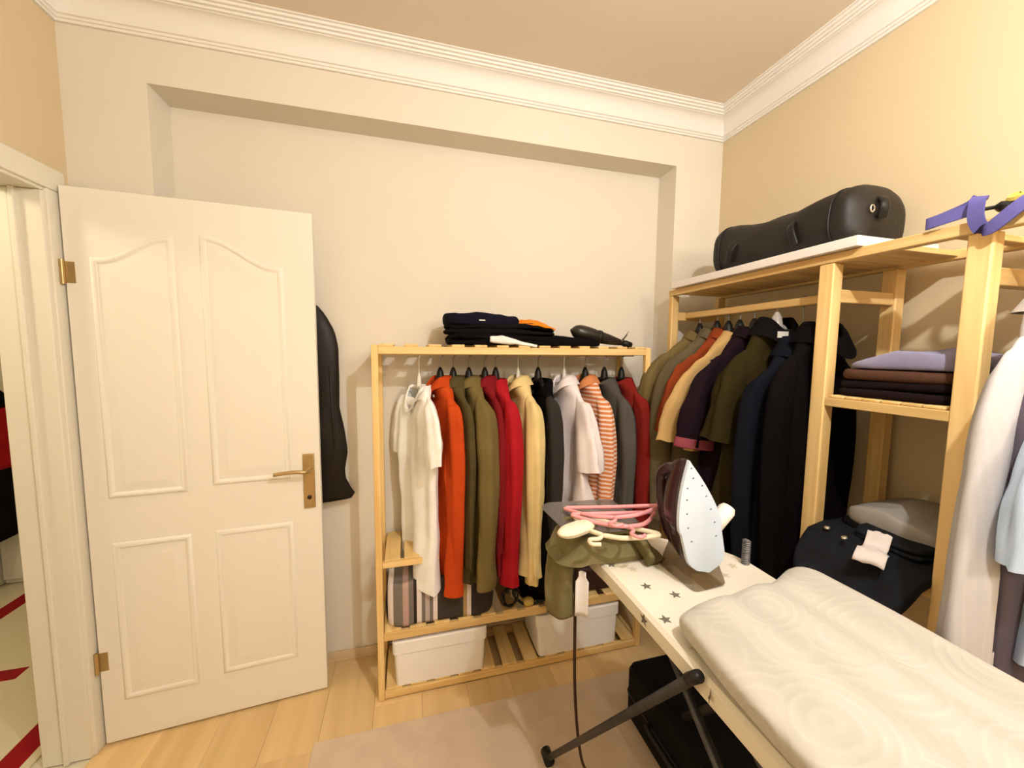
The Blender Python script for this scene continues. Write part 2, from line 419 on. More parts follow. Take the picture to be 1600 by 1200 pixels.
def hanger(label, loc, rotz, m, W=.19, slope=.10, hook=.085, thick=.010, group=None, hookm=None, neckh=.03, far=(0, 1)):
    """loc = apex; hook reaches up to the rod."""
    t = thing('clothes_hanger', label, 'hanger', loc, rotz, group)
    mb = MB()
    for sd in (-1, 1):
        mb.tube(bez([(0, 0, .0), (sd*.035, 0, -.012), (sd*W*.55, 0, -slope*.52), (sd*W, 0, -slope)], 6), [thick*1.2]*6+[thick*1.1]*6+[thick]*6+[thick*1.3], 10, True, .8)
    mb.tube([(-W*.97, 0, -slope), (0, 0, -slope-.006), (W*.97, 0, -slope)], thick*.5, 8)
    mb.tube([(0, 0, -.014), (0, 0, .004), (0, 0, neckh*.6), (0, 0, neckh)], [thick*2.3, thick*1.9, thick*1.5, thick*.6], 12)
    obj('shoulder_bar', mb, m, t)
    R = .019; cz = hook - R
    pts = [(0, 0, neckh*.7), (0, 0, cz-.022), (0, .004, cz-.012)]
    pts += [(0, R*math.cos(a), cz + R*math.sin(a)) for a in (math.radians(-20+ (k*220/10)) for k in range(11))]
    obj('hook', MB().tube(bez(pts, 3), .0022, 8), hookm or GREYMETAL, t)
    squash(t, far); return t
def slab(size, seed, layers=3, p=4.0, noise_amp=.012, gap=.35, lip=.0, nu=48, nv=20, top=None):
    """folded cloth: a pile of soft rounded layers; local origin = bottom centre."""
    sx, sy, sz = size; mb = MB(); h = sz/layers
    for k in range(layers):
        z0 = k*h; s1 = seed + k*5.3
        ox, oy = .010*nz(s1, 1, 1), .010*nz(1, s1, 1)
        gx = 1 - .05*abs(nz(s1, 3, 7))
        def pt(u, v):
            th = 2*PI*u; c, s = math.cos(th), math.sin(th); e = 2/p
            X, Y = sx/2*gx*math.copysign(abs(c)**e, c), sy/2*math.copysign(abs(s)**e, s)
            # v: 0 bottom centre .. 1 top centre
            if v < .3: r = v/.3*.94; z = 0
            elif v < .7:
                a = (v-.3)/.4*PI - PI/2; r = .94 + .06*math.cos(a); z = .5 + .5*math.sin(a)
            else: r = (1-v)/.3*.94; z = 1
            x, y = X*r + ox, Y*r + oy
            wob = noise_amp*(nz(x*7+s1, y*7, 1.5+k*.2) + .5*nz(x*19+s1, y*19, k))
            zt = (top(x/sx*2, y/sy*2) if top else 1)
            zz = (z0 + z*h)*zt + wob*(z if k == 0 else 1)*min(1, .4+k*.5) + (.15*wob if z > .5 else 0)
            return Vector((x + .4*wob, y + .4*wob, max(0, zz)))
        mb.loft([[pt(i/nu, j/(nv-1)) for i in range(nu)] for j in range(nv)], True, False)
    return mb

# ------------------------------------------------------------ left clothes rack (pine)
RX0, RX1, RY0, RY1, RZ = -.139, 1.105, 1.583, 1.848, 1.492
rack = thing('clothes_rack', 'low pine clothes rack with slatted top standing in the wall niche', 'clothes rack', (0, 0, 0))
PW = .026
for x in (RX0, RX1-PW):
    for y in (RY0, RY1-PW):
        obj('post', MB().box(x, x+PW, y, y+PW, 0, RZ), PZ, rack, bevel=.003)
for y in (RY0, RY1-PW):
    obj('top_rail', MB().box(RX0+PW, RX1-PW, y+.002, y+PW-.004, RZ-.036, RZ-.006), PX, rack, bevel=.002)
def slats(parent, x0, x1, y0, y1, z, n, w, th, m, along='y', skip=()):
    for k in range(n):
        if k in skip: continue
        if along == 'y':
            c = lerp(x0 + w/2, x1 - w/2, k/(n-1)); b = MB().box(c-w/2, c+w/2, y0, y1, z, z+th)
        else:
            c = lerp(y0 + w/2, y1 - w/2, k/(n-1)); b = MB().box(x0, x1, c-w/2, c+w/2, z, z+th)
        obj('slat', b, m, parent, bevel=.002)
slats(rack, RX0+.03, RX1-.03, RY0+.004, RY1-.004, RZ-.006, 13, .052, .010, PY)
obj('hanging_rod', MB().tube([(RX0+.01, 1.716, 1.462), (RX1-.01, 1.716, 1.462)], .0125, 14), PX, rack)
for x in (RX0, RX1-PW):
    obj('side_rail', MB().box(x+.004, x+PW-.004, RY0+PW, RY1-PW, RZ-.036, RZ-.006), PY, rack, bevel=.002)
    obj('side_rail', MB().box(x+.004, x+PW-.004, RY0+PW, RY1-PW, .262, .296), PY, rack, bevel=.002)
    obj('side_rail', MB().box(x+.004, x+PW-.004, RY0+PW, RY1-PW, .012, .040), PY, rack, bevel=.002)
# lower shelf
for y in (RY0, RY1-PW):
    obj('shelf_rail', MB().box(RX0+PW, RX1-PW, y+.002, y+PW-.004, .262, .296), PX, rack, bevel=.002)
    obj('bottom_rail', MB().box(RX0+PW, RX1-PW, y+.002, y+PW-.004, .006, .036), PX, rack, bevel=.002)
slats(rack, RX0+.03, RX1-.03, RY0+.004, RY1-.004, .296, 12, .066, .010, PY)
slats(rack, RX0+.03, RX1-.03, RY0+.008, RY1-.008, .036, 12, .066, .010, PY)
# small side shelf at the left end
for y in (RY0+.004, RY1-.030):
    obj('small_shelf_rail', MB().box(RX0+PW, .115, y, y+.022, .578, .604), PX, rack, bevel=.002)
slats(rack, RX0+.034, .113, RY0+.004, RY1-.006, .604, 3, .062, .010, PY)
obj('small_shelf_post', MB().box(.093, .115, RY1-.052, RY1-.030, .306, .604), PZ, rack, bevel=.002)

# ------------------------------------------------------------ garments on the left rack
HG1 = 'hangers on the low rack'
G1 = 'clothes hanging on the low rack'
RODY, APEX = 1.716, 1.342
WHITE_T = cloth('white_tee', (.95, .94, .93), .0)
RUST = cloth('rust', (.52, .065, .012)); OLIVE1 = cloth('olive_dark', (.085, .066, .026)); OLIVE2 = cloth('olive', (.17, .125, .045))
DRED = cloth('dark_red', (.20, .012, .016)); CRIM = cloth('crimson', (.40, .014, .022)); CREAM = cloth('cream_yellow', (.74, .58, .27))
BLK = cloth('black', (.005, .004, .0045), .05); PINK = cloth('pale_pink', (.84, .76, .78)); CHAR = cloth('charcoal', (.085, .078, .072)); MAR = cloth('maroon', (.22, .018, .014))
SO, SWH = (.66, .22, .08), (.84, .66, .58)
STRIPE = bands('striped_knit', 'z', [(0, SO), (.55, SWH)], .9, .019)
def rz(a): return math.radians(a - 90)
def hung(x, a, lab_h, hm, z=APEX, y=RODY, W=.185, thick=.010, hookm=None, slope=.12):
    return hanger(lab_h, (x, y, z), rz(a), hm, W=W, slope=slope, hook=1.462 + .0145 - z, thick=thick, group=HG1, hookm=hookm, neckh=.056, far=(-1, .80))
spec = [
 # x, a, kwargs
 ('t_shirt', 'white short-sleeved T-shirt turned to face the room at left end of rack', 'shirt', .045, 14, dict(m=WHITE_T, L=.80, W=0.160, sr=.74, tilt=.08, far=(-1, .62, .30), slope=.100, T=.038, hem=.165, sleeve='short', sl=.20, neck=.070, collar='rib', seed=1, fold=.014, neckdrop=.085), WHITEPL, 1.318),
 ('shirt', 'rust-orange button shirt hanging beside the white T-shirt', 'shirt', .135, 17, dict(m=RUST, L=.90, W=0.158, slope=.145, T=.042, hem=.20, sl=.72, seed=2, collar='shirt', buttons=(WHITEPL, ((.030, -.070), (.062, -.150), (.070, -.235), (.072, -.33)))), BLACKPL, APEX),
 ('shirt', 'thin dark olive shirt between the rust shirt and the olive jacket', 'shirt', .192, 15, dict(m=OLIVE1, L=.86, W=0.158, slope=.145, T=.026, hem=.20, sl=.62, seed=3, collar='shirt'), BLACKPL, APEX),
 ('jacket', 'olive green jacket hanging left of the crimson sweater', 'jacket', .262, 15, dict(m=OLIVE2, L=.87, W=0.173, slope=.145, T=.055, hem=.235, sl=.66, seed=4, collar='shirt', splay=.01), BLACKPL, APEX),
 ('shirt', 'narrow dark red shirt squeezed behind the crimson sweater', 'shirt', .335, 12, dict(m=DRED, L=.84, W=0.148, slope=.145, T=.022, hem=.19, sl=.58, seed=5, collar='shirt'), BLACKPL, APEX),
 ('sweater', 'bright crimson sweater hanging left of the cream-yellow shirt', 'sweater', .385, 12, dict(m=CRIM, L=.88, W=0.170, slope=.145, T=.045, hem=.22, sl=.66, seed=6, collar='rib'), BLACKPL, APEX),
 ('shirt', 'cream-yellow long-sleeved shirt in the middle of the rack', 'shirt', .492, 10, dict(m=CREAM, L=.86, W=0.163, slope=.145, T=.048, hem=.215, sl=.74, seed=7, collar='shirt', fold=.016), WHITEPL, APEX),
 ('shirt', 'black scoop-neck top with hanger showing above its neckline', 'shirt', .590, 10, dict(m=BLK, L=.98, W=0.153, slope=.145, T=.045, hem=.22, sl=.62, seed=8, neck=.09, neckdrop=.07, sleeve_m=cloth('soft_char', (.035, .030, .028))), BLACKPL, APEX),
 ('shirt', 'pale pink shirt with loose sleeve hanging beside the striped knit', 'shirt', .722, 11, dict(m=PINK, far=(-1, .50), L=.62, W=0.163, slope=.145, T=.050, hem=.25, sleeve='short', sl=.24, seed=9, collar='shirt', splay=.01, fold=.018), WHITEPL, APEX),
 ('shirt', 'orange and white striped knit shirt', 'shirt', .832, 9, dict(m=STRIPE, L=.66, W=0.168, slope=.145, T=.045, hem=.22, sl=.56, seed=10, collar='shirt', collar_m=cloth('orange_collar', (.62, .24, .10)), fold=.009), BLACKPL, APEX),
 ('sweater', 'charcoal grey sweater between the striped knit and the maroon sweater', 'sweater', .935, 8, dict(m=CHAR, L=.80, W=0.173, slope=.145, T=.048, hem=.22, sl=.62, seed=11, collar='rib'), BLACKPL, APEX),
 ('sweater', 'maroon red sweater at the right end of the low rack', 'sweater', 1.030, 6, dict(m=MAR, L=.80, W=0.173, slope=.145, T=.046, hem=.22, sl=.62, seed=12, collar='rib'), BLACKPL, APEX),
]
for nm, lab, cat, x, a, kw, hm, z in spec:
    kw = dict(kw); m = kw.pop('m')
    thick = .0055 if hm is WHITEPL else .010
    hlab = ('thin white' if hm is WHITEPL else 'black') + ' hanger holding the ' + lab.split(' hanging')[0].split(' turned')[0].split(' between')[0].split(' squeezed')[0].split(' in the')[0].split(' with')[0].split(' at the')[0]
    h = hung(x, a, hlab, hm, z, W=.135, thick=thick, hookm=WHITEPL if hm is WHITEPL else None, slope=.085 if nm == 't_shirt' else .12)
    if nm == 't_shirt':
        obj('loop', MB().tube(bez([(-.03, -.008, -.012), (-.075, -.012, -.02), (-.085, -.014, -.06), (-.05, -.016, -.105), (.0, -.018, -.115)], 8), .005, 8), WHITEPL, h)
    garment(nm, lab, cat, (x, RODY, z + .004), rz(a), m, group=G1, **{'far': (-1, .60), **kw})

# ------------------------------------------------------------ things on the left rack
BOXM = mat('box_fabric', (.92, .89, .87), .85, .02, 10, .25, 260, spec=.15)
def storage_box(x0, x1, label):
    t = thing('storage_box', label, 'box', ((x0+x1)/2, 1.592, .046), 0, 'white lidded boxes')
    w = (x1-x0)/2; d = .235; h = .176
    b = MB(); rings = []
    def rr(W, Dm, z, r=.018, f=0):
        pts = []
        for cx, cy, a0 in ((W-r, r+f, -90), (W-r, Dm-r, 0), (-W+r, Dm-r, 90), (-W+r, r+f, 180)):
            for k in range(6):
                a = math.radians(a0 + 90*k/5); pts.append((cx + r*math.cos(a), cy + r*math.sin(a), z))
        return pts
    b.loft([rr(w-.014, d-.01, 0, .014), rr(w-.010, d-.006, .006), rr(w-.002, d, h)])
    obj('body', b, BOXM, t, smooth='auto')
    l = MB(); l.loft([rr(w+.001, d+.003, h-.034, f=-.002), rr(w+.003, d+.004, h-.032, f=-.004), rr(w+.003, d+.004, h+.018, f=-.004), rr(w-.001, d, h+.023, f=0), rr(w-.05, d-.05, h+.025, f=.04)])
    obj('lid', l, BOXM, t, smooth='auto')
    return t
storage_box(-.078, .322, 'white lidded storage box on the bottom shelf near the door')
storage_box(.560, .985, 'white lidded storage box on the bottom shelf behind the dangling cord')
# striped folded blanket
G_, W_, P_, K_, O_ = (.20, .17, .15), (.80, .72, .70), (.50, .34, .30), (.035, .028, .025), (.45, .30, .13)
BL = bands('blanket_stripes', 'x', [(0, K_), (.02, W_), (.07, G_), (.15, P_), (.20, G_), (.245, K_), (.27, W_), (.315, G_), (.345, (.52, .44, .42)), (.385, G_), (.415, W_), (.455, (.06, .05, .042)), (.69, O_), (.725, W_), (.765, (.05, .042, .038))], .95, (-.235, .235))
blk = obj('striped_blanket', slab((.47, .22, .19), 3.3, 1, 7, .034), BL); blk.location = (.128, 1.70, .307)
tag(blk, 'folded blanket striped grey, white and dark pink on lower shelf', 'blanket')
bg = thing('dark_bag', 'soft black shoulder bag slumped right of the striped blanket', 'bag', (.60, 1.712, .307))
obj('body', slab((.22, .19, .125), 8.1, 1, 3, .03), BLK, bg)
obj('strap', MB().tube(bez([(-.09, -.07, .09), (-.12, -.10, .13), (-.15, -.10, .06), (-.10, -.115, .01), (-.02, -.118, .012), (.02, -.115, .04), (-.03, -.11, .085), (-.10, -.10, .10)], 8), .006, 8), BLACKPL, bg)
cb = obj('coiled_cable', MB().tube(bez([(.43+.05*math.cos(a)*(1-.04*k), 1.60-.004*k % .02, .365+.045*math.sin(a)) for k, a in ((k, k*.9) for k in range(18))], 5), .0045, 8), BLACKPL)
tag(cb, 'black cable coiled on the lower shelf beside the striped blanket', 'cable')
yb = obj('yellow_ball', MB().tube([(.52, 1.60, .3065+.018+.018*math.sin(a)) for a in (math.radians(-89+178*k/10) for k in range(11))], [.026*max(.02, math.cos(math.radians(-89+178*k/10))) for k in range(11)], 16), mat('yellow_rubber', (.60, .44, .10), .5))
tag(yb, 'small flattened yellow soap-shaped lump on front of lower shelf', 'lump')
bx = obj('brown_case', MB().box(.73, 1.03, 1.615, 1.83, .307, .43), mat('brown_leather', (.035, .014, .008), .6, .2, 12, .2, 80), bevel=.015, seg=3)
tag(bx, 'dark brown case at the right end of the lower shelf', 'case')

# on top of the left rack: a pile of dark clothes, each its own thing
TZ = RZ + .005
NAVY = cloth('navy', (.009, .008, .017), .1)
def folded(name, label, cat, loc, size, m, seed, layers=2, rot=0, p=4, amp=.012, group=None, top=None):
    o = obj(name, slab(size, seed, layers, p, amp, top=top), m); o.location = loc; o.rotation_euler = (0, 0, rot)
    tag(o, label, cat, group); return o
BLK2 = cloth('soft_black', (.007, .006, .0065), .1)
folded('folded_trousers', 'black folded trousers lowest in the dark pile on the rack top', 'trousers', (.44, 1.71, TZ), (.56, .23, .05), BLK, 21, 2, .02, amp=.02, top=lambda x, y: 1 - .35*max(0, x))
folded('folded_sweater', 'soft black folded sweater in the middle of the dark pile', 'sweater', (.40, 1.71, TZ+.046), (.50, .22, .042), BLK2, 23, 2, -.03, amp=.018, top=lambda x, y: 1 - .5*max(0, x-.2))
hd_ = folded('folded_hoodie', 'dark navy folded top with tiny white mark uppermost in the pile', 'sweater', (.315, 1.70, TZ+.084), (.34, .20, .052), NAVY, 25, 1, .03, p=3, amp=.034, top=lambda x, y: 1 - .30*max(0, x) - .25*max(0, -x-.5))
obj('white_mark', MB().box(-.03, -.005, -.1035, -.1005, .016, .020), WHITEPL, hd_, smooth=False, label='tiny white printed mark')
for k, (x, z) in enumerate(((.158, .055), (.165, .085), (.172, .112))):
    pass
folded('folded_leggings', 'flat black garment trailing off the right side of the dark pile', 'trousers', (.70, 1.70, TZ), (.34, .21, .042), BLK, 27, 1, -.05, amp=.02, top=lambda x, y: 1 - .55*max(0, x))
oc = obj('orange_cap', shell_grid(28, 14, lambda u, v: Vector(((u-.5)*.20*(1-.25*v), (v-.5)*.15, .030*math.sin(PI*u)**.7*(1-.5*abs(2*v-1)) + .006*nz(u*6, v*6, 3)))), cloth('orange', (.80, .24, .02)))
oc.location = (.535, 1.675, TZ+.088); oc.rotation_euler = (.16, .06, -.1)
sol = oc.modifiers.new('solidify', 'SOLIDIFY'); sol.thickness = .006
tag(oc, 'bright orange cloth peeking from under the navy top', 'cloth')
ws = obj('white_sock', sleeve_mesh([(-.10, 0, .012), (-.04, -.004, .016), (.03, 0, .012), (.11, .004, .008)], [(0, .012), (.3, .019), (.6, .010), (1, .006)], 5, .8, 14, 18, .003, False), cloth('white_sock', (.86, .84, .82)))
ws.location = (.43, 1.585, TZ+.000); ws.rotation_euler = (0, .1, 0)
tag(ws, 'white sock hanging out of the front of the dark clothes pile', 'sock')
um = thing('folded_umbrella', 'black folded umbrella lying at the right end of the rack top', 'umbrella', (.835, 1.67, TZ+.000))
um.rotation_euler = (0, .215, -.08)
pts = [(-.115+.27*k/14, 0, .052) for k in range(15)]
obj('canopy', MB().tube(pts, [.004, .026, .034, .036, .036, .035, .033, .031, .029, .027, .025, .022, .019, .016, .012], 18), mat('umbrella_cloth', (.016, .012, .009), .35, .2, 30, .15, 60, spec=.5), um)
obj('strap', MB().tube([(.02, 0, .052), (.038, 0, .052)], .0325, 18), BLACKPL, um)
obj('handle', MB().tube([(.15, 0, .052), (.17, 0, .052), (.20, 0, .050)], [.012, .017, .015], 14), BLACKPL, um)
obj('rib_tips', MB().tube(bez([(.145, 0, .055), (.160, -.004, .085), (.168, -.006, .112)], 6), [.016]*4+[.011]*5+[.004]*4, 8, True, .35), mat('umbrella_grey', (.09, .075, .05), .5, .2), um)

# ------------------------------------------------------------ black garment bag behind the door
gb = thing('garment_bag', 'long black garment bag hanging on the niche wall behind the door', 'garment bag', (-.455, YN-.004, 1.70))
out = [(0, .0), (.03, .075), (.08, .115), (.15, .150), (.22, .163), (.35, .163), (.48, .160), (.58, .178), (.68, .190), (.76, .176), (.80, .178), (.86, .205), (.885, .225), (.895, .20)]
def bagpt(u, v):
    z = v*.895; th = 2*PI*u; w = interp(out, z); c, s = math.cos(th), math.sin(th)
    d = .034*min(1, v*8)*(1-.4*max(0, v-.8)*5)
    y = -.040 + d*math.copysign(abs(s)**.8, s) + .005*nz(c*3, z*6, 2)
    return Vector((w*math.copysign(abs(c)**.7, c) , min(y, -.002), -z - (.05*(c < 0)*abs(c)*0) - .03*(1-c)*max(0, v-.9)*3))
BAGM = mat('bag_nylon', (.009, .006, .004), .5, .2, 12, .2, 60, spec=.3)
mb = MB(); mb.loft([[bagpt(i/40, j/39) for i in range(40)] for j in range(40)], True, True)
fix_normals(obj('cover', mb, BAGM, gb))
obj('hook', MB().tube(bez([(0, -.03, -.01), (0, -.03, .02), (.012, -.03, .035), (0, -.02, .045), (0, .0, .043)], 6), .003, 8), GREYMETAL, gb)
obj('zip', MB().tube([(.13, -.068, -.30), (.135, -.070, -.50), (.14, -.069, -.66)], .003, 6), DARKMETAL, gb)

# ------------------------------------------------------------ right shelf unit (pine)
SX0, SX1 = 1.236, 1.548
unit = thing('shelf_unit', 'tall pine shelving unit with hanging bays along the right wall', 'shelf', (0, 0, 0))
PD = .040
YP = [(1.618, 1.645), (.886, .930), (.559, .602), (-.10, -.06)]
SZ = 1.772
for a, b in YP:
    obj('post', MB().box(SX0, SX0+PD, a, b, 0, SZ-.028), PZ, unit, bevel=.004)
    obj('post', MB().box(SX1-PD, SX1, a, b, 0, SZ-.028), PZ, unit, bevel=.004)
for x in (SX0-.002, SX1-.028):
    obj('top_rail', MB().box(x, x+.028, YP[3][0], YP[0][1], SZ-.028, SZ), PY, unit, bevel=.003)
# top boards lie between the rails; section 2 has gaps that let light through
for y0, y1 in ((1.56, 1.625), (1.485, 1.535), (1.40, 1.465), (1.33, 1.385), (1.255, 1.32), (1.185, 1.245), (1.11, 1.175), (1.04, 1.10), (.965, 1.03), (.895, .955), (.825, .885), (.755, .815), (.622, .652), (.47, .51), (.33, .39), (.18, .24), (.03, .09)):
    obj('slat', MB().box(SX0+.024, SX1-.026, y0, y1, SZ-.020, SZ-.004), PX, unit, bevel=.002)
for k, (a, b) in enumerate(YP[:3]):
    obj('cross_rail', MB().box(SX0+PD, SX1-PD, a+.006, b-.006, 1.628, 1.668), PX, unit, bevel=.003)
for y0, y1 in ((.93, 1.66), (-.06, .559)):
    obj('hanging_rod', MB().box(1.318, 1.348, y0, y1-.02, 1.636, 1.666), PY, unit, bevel=.006)
def bay_shelf(z, n=6):
    for x in (SX0+.002, SX1-.026):
        obj('shelf_rail', MB().box(x, x+.022, .602, .886, z-.026, z), PY, unit, bevel=.002)
    for k in range(n):
        c = lerp(.602+.03, .886-.03, k/(n-1)); 
        obj('slat', MB().box(SX0+.004, SX1-.006, c-.0205, c+.0205, z, z+.009), PX, unit, bevel=.003)
bay_shelf(1.338); bay_shelf(.895); bay_shelf(.25)

# white board and leather bag on top
wbd = obj('white_board', MB().box(1.212, 1.545, .812, 1.60, SZ+.001, SZ+.030), mat('white_laminate', (.84, .79, .76), .4, .01, 4, spec=.4), bevel=.002)
tag(wbd, 'white laminate board lying on shelf top under the leather bag', 'board')
BZ = SZ + .0305
LEATHER = mat('black_leather', (.009, .006, .0045), .55, .25, 18, .35, 90, spec=.45)
duf = thing('duffel_bag', 'black leather duffel bag on white board atop the shelf unit', 'bag', (0, 0, BZ))
def dpt(u, v):
    y = lerp(.868, 1.440, v); th = 2*PI*u - PI/2; c, s = math.cos(th), math.sin(th)
    hh = interp([(0, .150), (.07, .192), (.18, .190), (.40, .166), (.6, .172), (.85, .200), (.95, .203), (1, .17)], v)
    ww = interp([(0, .105), (.06, .125), (.5, .138), (.95, .132), (1, .11)], v)
    endr = 1 - .25*max(0, 1-min(v, 1-v)/.05)**2
    x = 1.405 + ww*endr*math.copysign(abs(c)**.55, c)*(1-.12*(s > 0)*s); z = hh/2 + hh/2*math.copysign(abs(s)**.55, s)*(endr if s > 0 else 1)
    x += .008*nz(x*10, y*9, z*12); z += .008*nz(y*10, x*6, 3)*(s > 0)
    return Vector((x, y, max(0, z)))
mb = MB(); mb.loft([[dpt(i/44, j/47) for i in range(44)] for j in range(48)], True, True)
fix_normals(obj('body', mb, LEATHER, duf))
def around(v, g=.004, w=.011):
    ring = [dpt(i/44, v) for i in range(44)]; c = sum(ring, Vector())/44
    return MB().tube([q + (q-c).normalized()*g*.3 for q in ring + ring[:1]], w*.4, 6)
for v in (.13, .90): obj('seam', around(v), BLACKPL, duf)
for x_, sgn in ((1.265, -1), (1.53, 1)):
    pts = bez([(x_, 1.04, .03), (x_, 1.06, .10), (1.395+.03*sgn, 1.10, .165), (1.395+.02*sgn, 1.20, .178), (1.395+.03*sgn, 1.28, .165), (x_, 1.30, .10), (x_, 1.33, .03)], 8)
    obj('handle', MB().tube(pts, .015, 8, True, .35), BLACKPL, duf)
obj('end_tab', MB().tube(bez([(1.38, .874, .14), (1.37, .855, .125), (1.365, .850, .105), (1.37, .858, .075)], 6), .014, 8, True, .5), BLACKPL, duf)
obj('ring', MB().tube([(1.335 + .008*math.cos(a), .862, .100 + .010*math.sin(a)) for a in (2*PI*k/16 for k in range(17))], .0025, 6), mat('silver', (.8, .78, .74), .2, metal=1), duf, label='small silver ring')

# strap, buckle and yellow webbing at the near end of the shelf top
PUR = cloth('purple_web', (.125, .115, .34), .1, .3, 300)
ps = MB()
def ribbon(path, w, up, th=.0022, n=10):
    P = bez(path, n); m = MB(); rows = []
    U = [Vector(u) for u in up]
    for i, p in enumerate(P):
        t = i/(len(P)-1)*(len(U)-1); k = min(int(t), len(U)-2); u = U[k].lerp(U[k+1], t-k).normalized()
        tan = (P[min(i+1, len(P)-1)]-P[max(i-1, 0)]).normalized(); u = (u - tan*u.dot(tan)).normalized(); nn = u.cross(tan)
        rows.append([p + u*w/2 + nn*th, p - u*w/2 + nn*th, p - u*w/2 - nn*th, p + u*w/2 - nn*th])
    return m.loft(rows)
r1 = ribbon([(1.24, .600, 1.800), (1.228, .640, 1.792), (1.225, .668, 1.788), (1.236, .672, 1.79), (1.25, .65, 1.80), (1.252, .610, 1.812), (1.240, .590, 1.822), (1.222, .585, 1.81), (1.216, .582, 1.775), (1.216, .572, 1.748), (1.214, .558, 1.744), (1.214, .540, 1.758), (1.22, .515, 1.783), (1.24, .49, 1.806), (1.27, .47, 1.825)],
            .026, [(0, 0, 1), (0, 0, 1), (0, 0, 1), (0, .3, 1), (0, 1, .2), (0, 1, .1), (0, .8, .6), (0, .5, 1), (0, .4, 1), (0, .3, 1)])
pu = obj('purple_strap', r1, PUR, smooth='auto'); tag(pu, 'purple webbing strap looped over the top of the shelf post', 'strap')
pu['label'] = 'purple webbing strap looped over the top of the shelf post'
bk = thing('black_clip', 'black plastic clip hanger top lying beside the purple strap', 'clip', (1.30, .585, SZ+.001))
obj('body', MB().tube(bez([(-.03, .03, .03), (0, 0, .034), (.01, -.05, .02), (.03, -.09, .022)], 6), [.006]*6+[.016]*7+[.008]*6, 10, True, .7), BLACKPL, bk)
obj('arm', MB().tube(bez([(0, -.01, .03), (-.03, -.03, .012), (-.04, -.05, .008)], 5), .008, 8), BLACKPL, bk)
yw = obj('yellow_webbing', ribbon([(1.33, .60, 1.805), (1.335, .54, 1.84), (1.30, .48, 1.846), (1.31, .43, 1.85), (1.36, .44, 1.845), (1.36, .52, 1.835), (1.33, .57, 1.822), (1.30, .54, 1.815), (1.31, .45, 1.825)], .032, [(1, 0, 0), (1, 0, .3), (1, .3, 0), (1, 0, 0), (1, 0, .2)], .004), cloth('yellow_web', (.86, .68, .16)), smooth='auto')
tag(yw, 'yellow folded webbing lying on the shelf top behind the purple strap', 'strap')

# ------------------------------------------------------------ garments on the right unit
HG2, G2 = 'hangers in the tall unit', 'clothes hanging in the tall unit'
def hung2(y, lab, hm, z=1.565, rot=0, hookm=None, W=.125, x=1.333):
    return hanger(lab, (x, y, z), rot, hm, W=W, slope=.125, hook=1.666 + .003 - z, thick=.011, group=HG2, hookm=hookm, neckh=.05, far=(1, .9))
OLV = cloth('olive_shirt', (.17, .125, .052)); OLG = cloth('olive_grey', (.12, .095, .055)); RST2 = cloth('rust_dark', (.24, .045, .014)); TAN = cloth('tan', (.52, .34, .14))
NVD = cloth('navy_plum', (.014, .007, .011)); OLD = cloth('olive_polo', (.030, .022, .007)); NVC = cloth('navy_coat', (.008, .009, .015)); DKC = cloth('dark_coat', (.005, .0035, .004))
PCUFF = cloth('pink_cuff', (.28, .065, .085))
CLEAR = mat('clear_plastic', (.85, .80, .74), .15, alpha=.55, spec=.5)
BROWNC = cloth('brown_knit', (.055, .024, .012))
r2 = [
 ('shirt', 'olive long-sleeved shirt at the far end of the tall unit', 1.540, -10, 1.56, OLV, dict(L=.84, W=.225, slope=.19, T=.045, hem=.23, sl=.66, seed=31, collar='shirt', neck=.055, splay=.03, fold=.016), BLACKPL),
 ('jacket', 'olive-grey jacket hanging next to the far olive shirt', 1.435, -12, 1.565, OLG, dict(L=.86, W=.215, slope=.19, T=.048, hem=.23, sl=.64, seed=32, collar='shirt', splay=.02), BLACKPL),
 ('shirt', 'thin dark rust shirt between the olive-grey jacket and tan T-shirt', 1.370, -10, 1.56, RST2, dict(L=.48, W=.195, slope=.18, T=.022, hem=.21, sleeve='short', sl=.24, seed=33, collar='shirt'), BLACKPL),
 ('t_shirt', 'tan short-sleeved T-shirt with pale edge in the tall unit', 1.312, -9, 1.56, TAN, dict(L=.50, W=.195, slope=.19, T=.026, hem=.22, sleeve='short', sl=.26, seed=34, collar='rib', splay=.015), BLACKPL),
 ('shirt', 'dark plum polo shirt with dusty pink sleeve cuffs', 1.242, -8, 1.56, NVD, dict(L=1.05, W=.190, slope=.19, T=.034, hem=.27, sleeve='short', sl=.26, seed=35, collar='shirt', cuff=PCUFF, splay=.0), BLACKPL),
 ('shirt', 'dark olive polo shirt with black collar and white neck label', 1.145, -6, 1.575, OLD, dict(L=.72, W=.155, slope=.17, T=.046, hem=.22, sleeve='short', sl=.25, seed=36, collar='coat', collar_m=BLK2, neck=.065), CLEAR),
 ('coat', 'long navy wool coat hanging just before the middle shelf post', 1.045, -4, 1.50, NVC, dict(L=1.12, W=.175, slope=.17, T=.042, hem=.22, sl=.66, seed=37, collar='coat', neck=.065), BLACKPL),
 ('coat', 'black-brown long coat hanging against the middle shelf post', 0.978, 2, 1.545, DKC, dict(L=1.18, W=.165, slope=.17, T=.034, hem=.22, sl=.68, seed=38, collar='coat', neck=.065), BLACKPL),
]
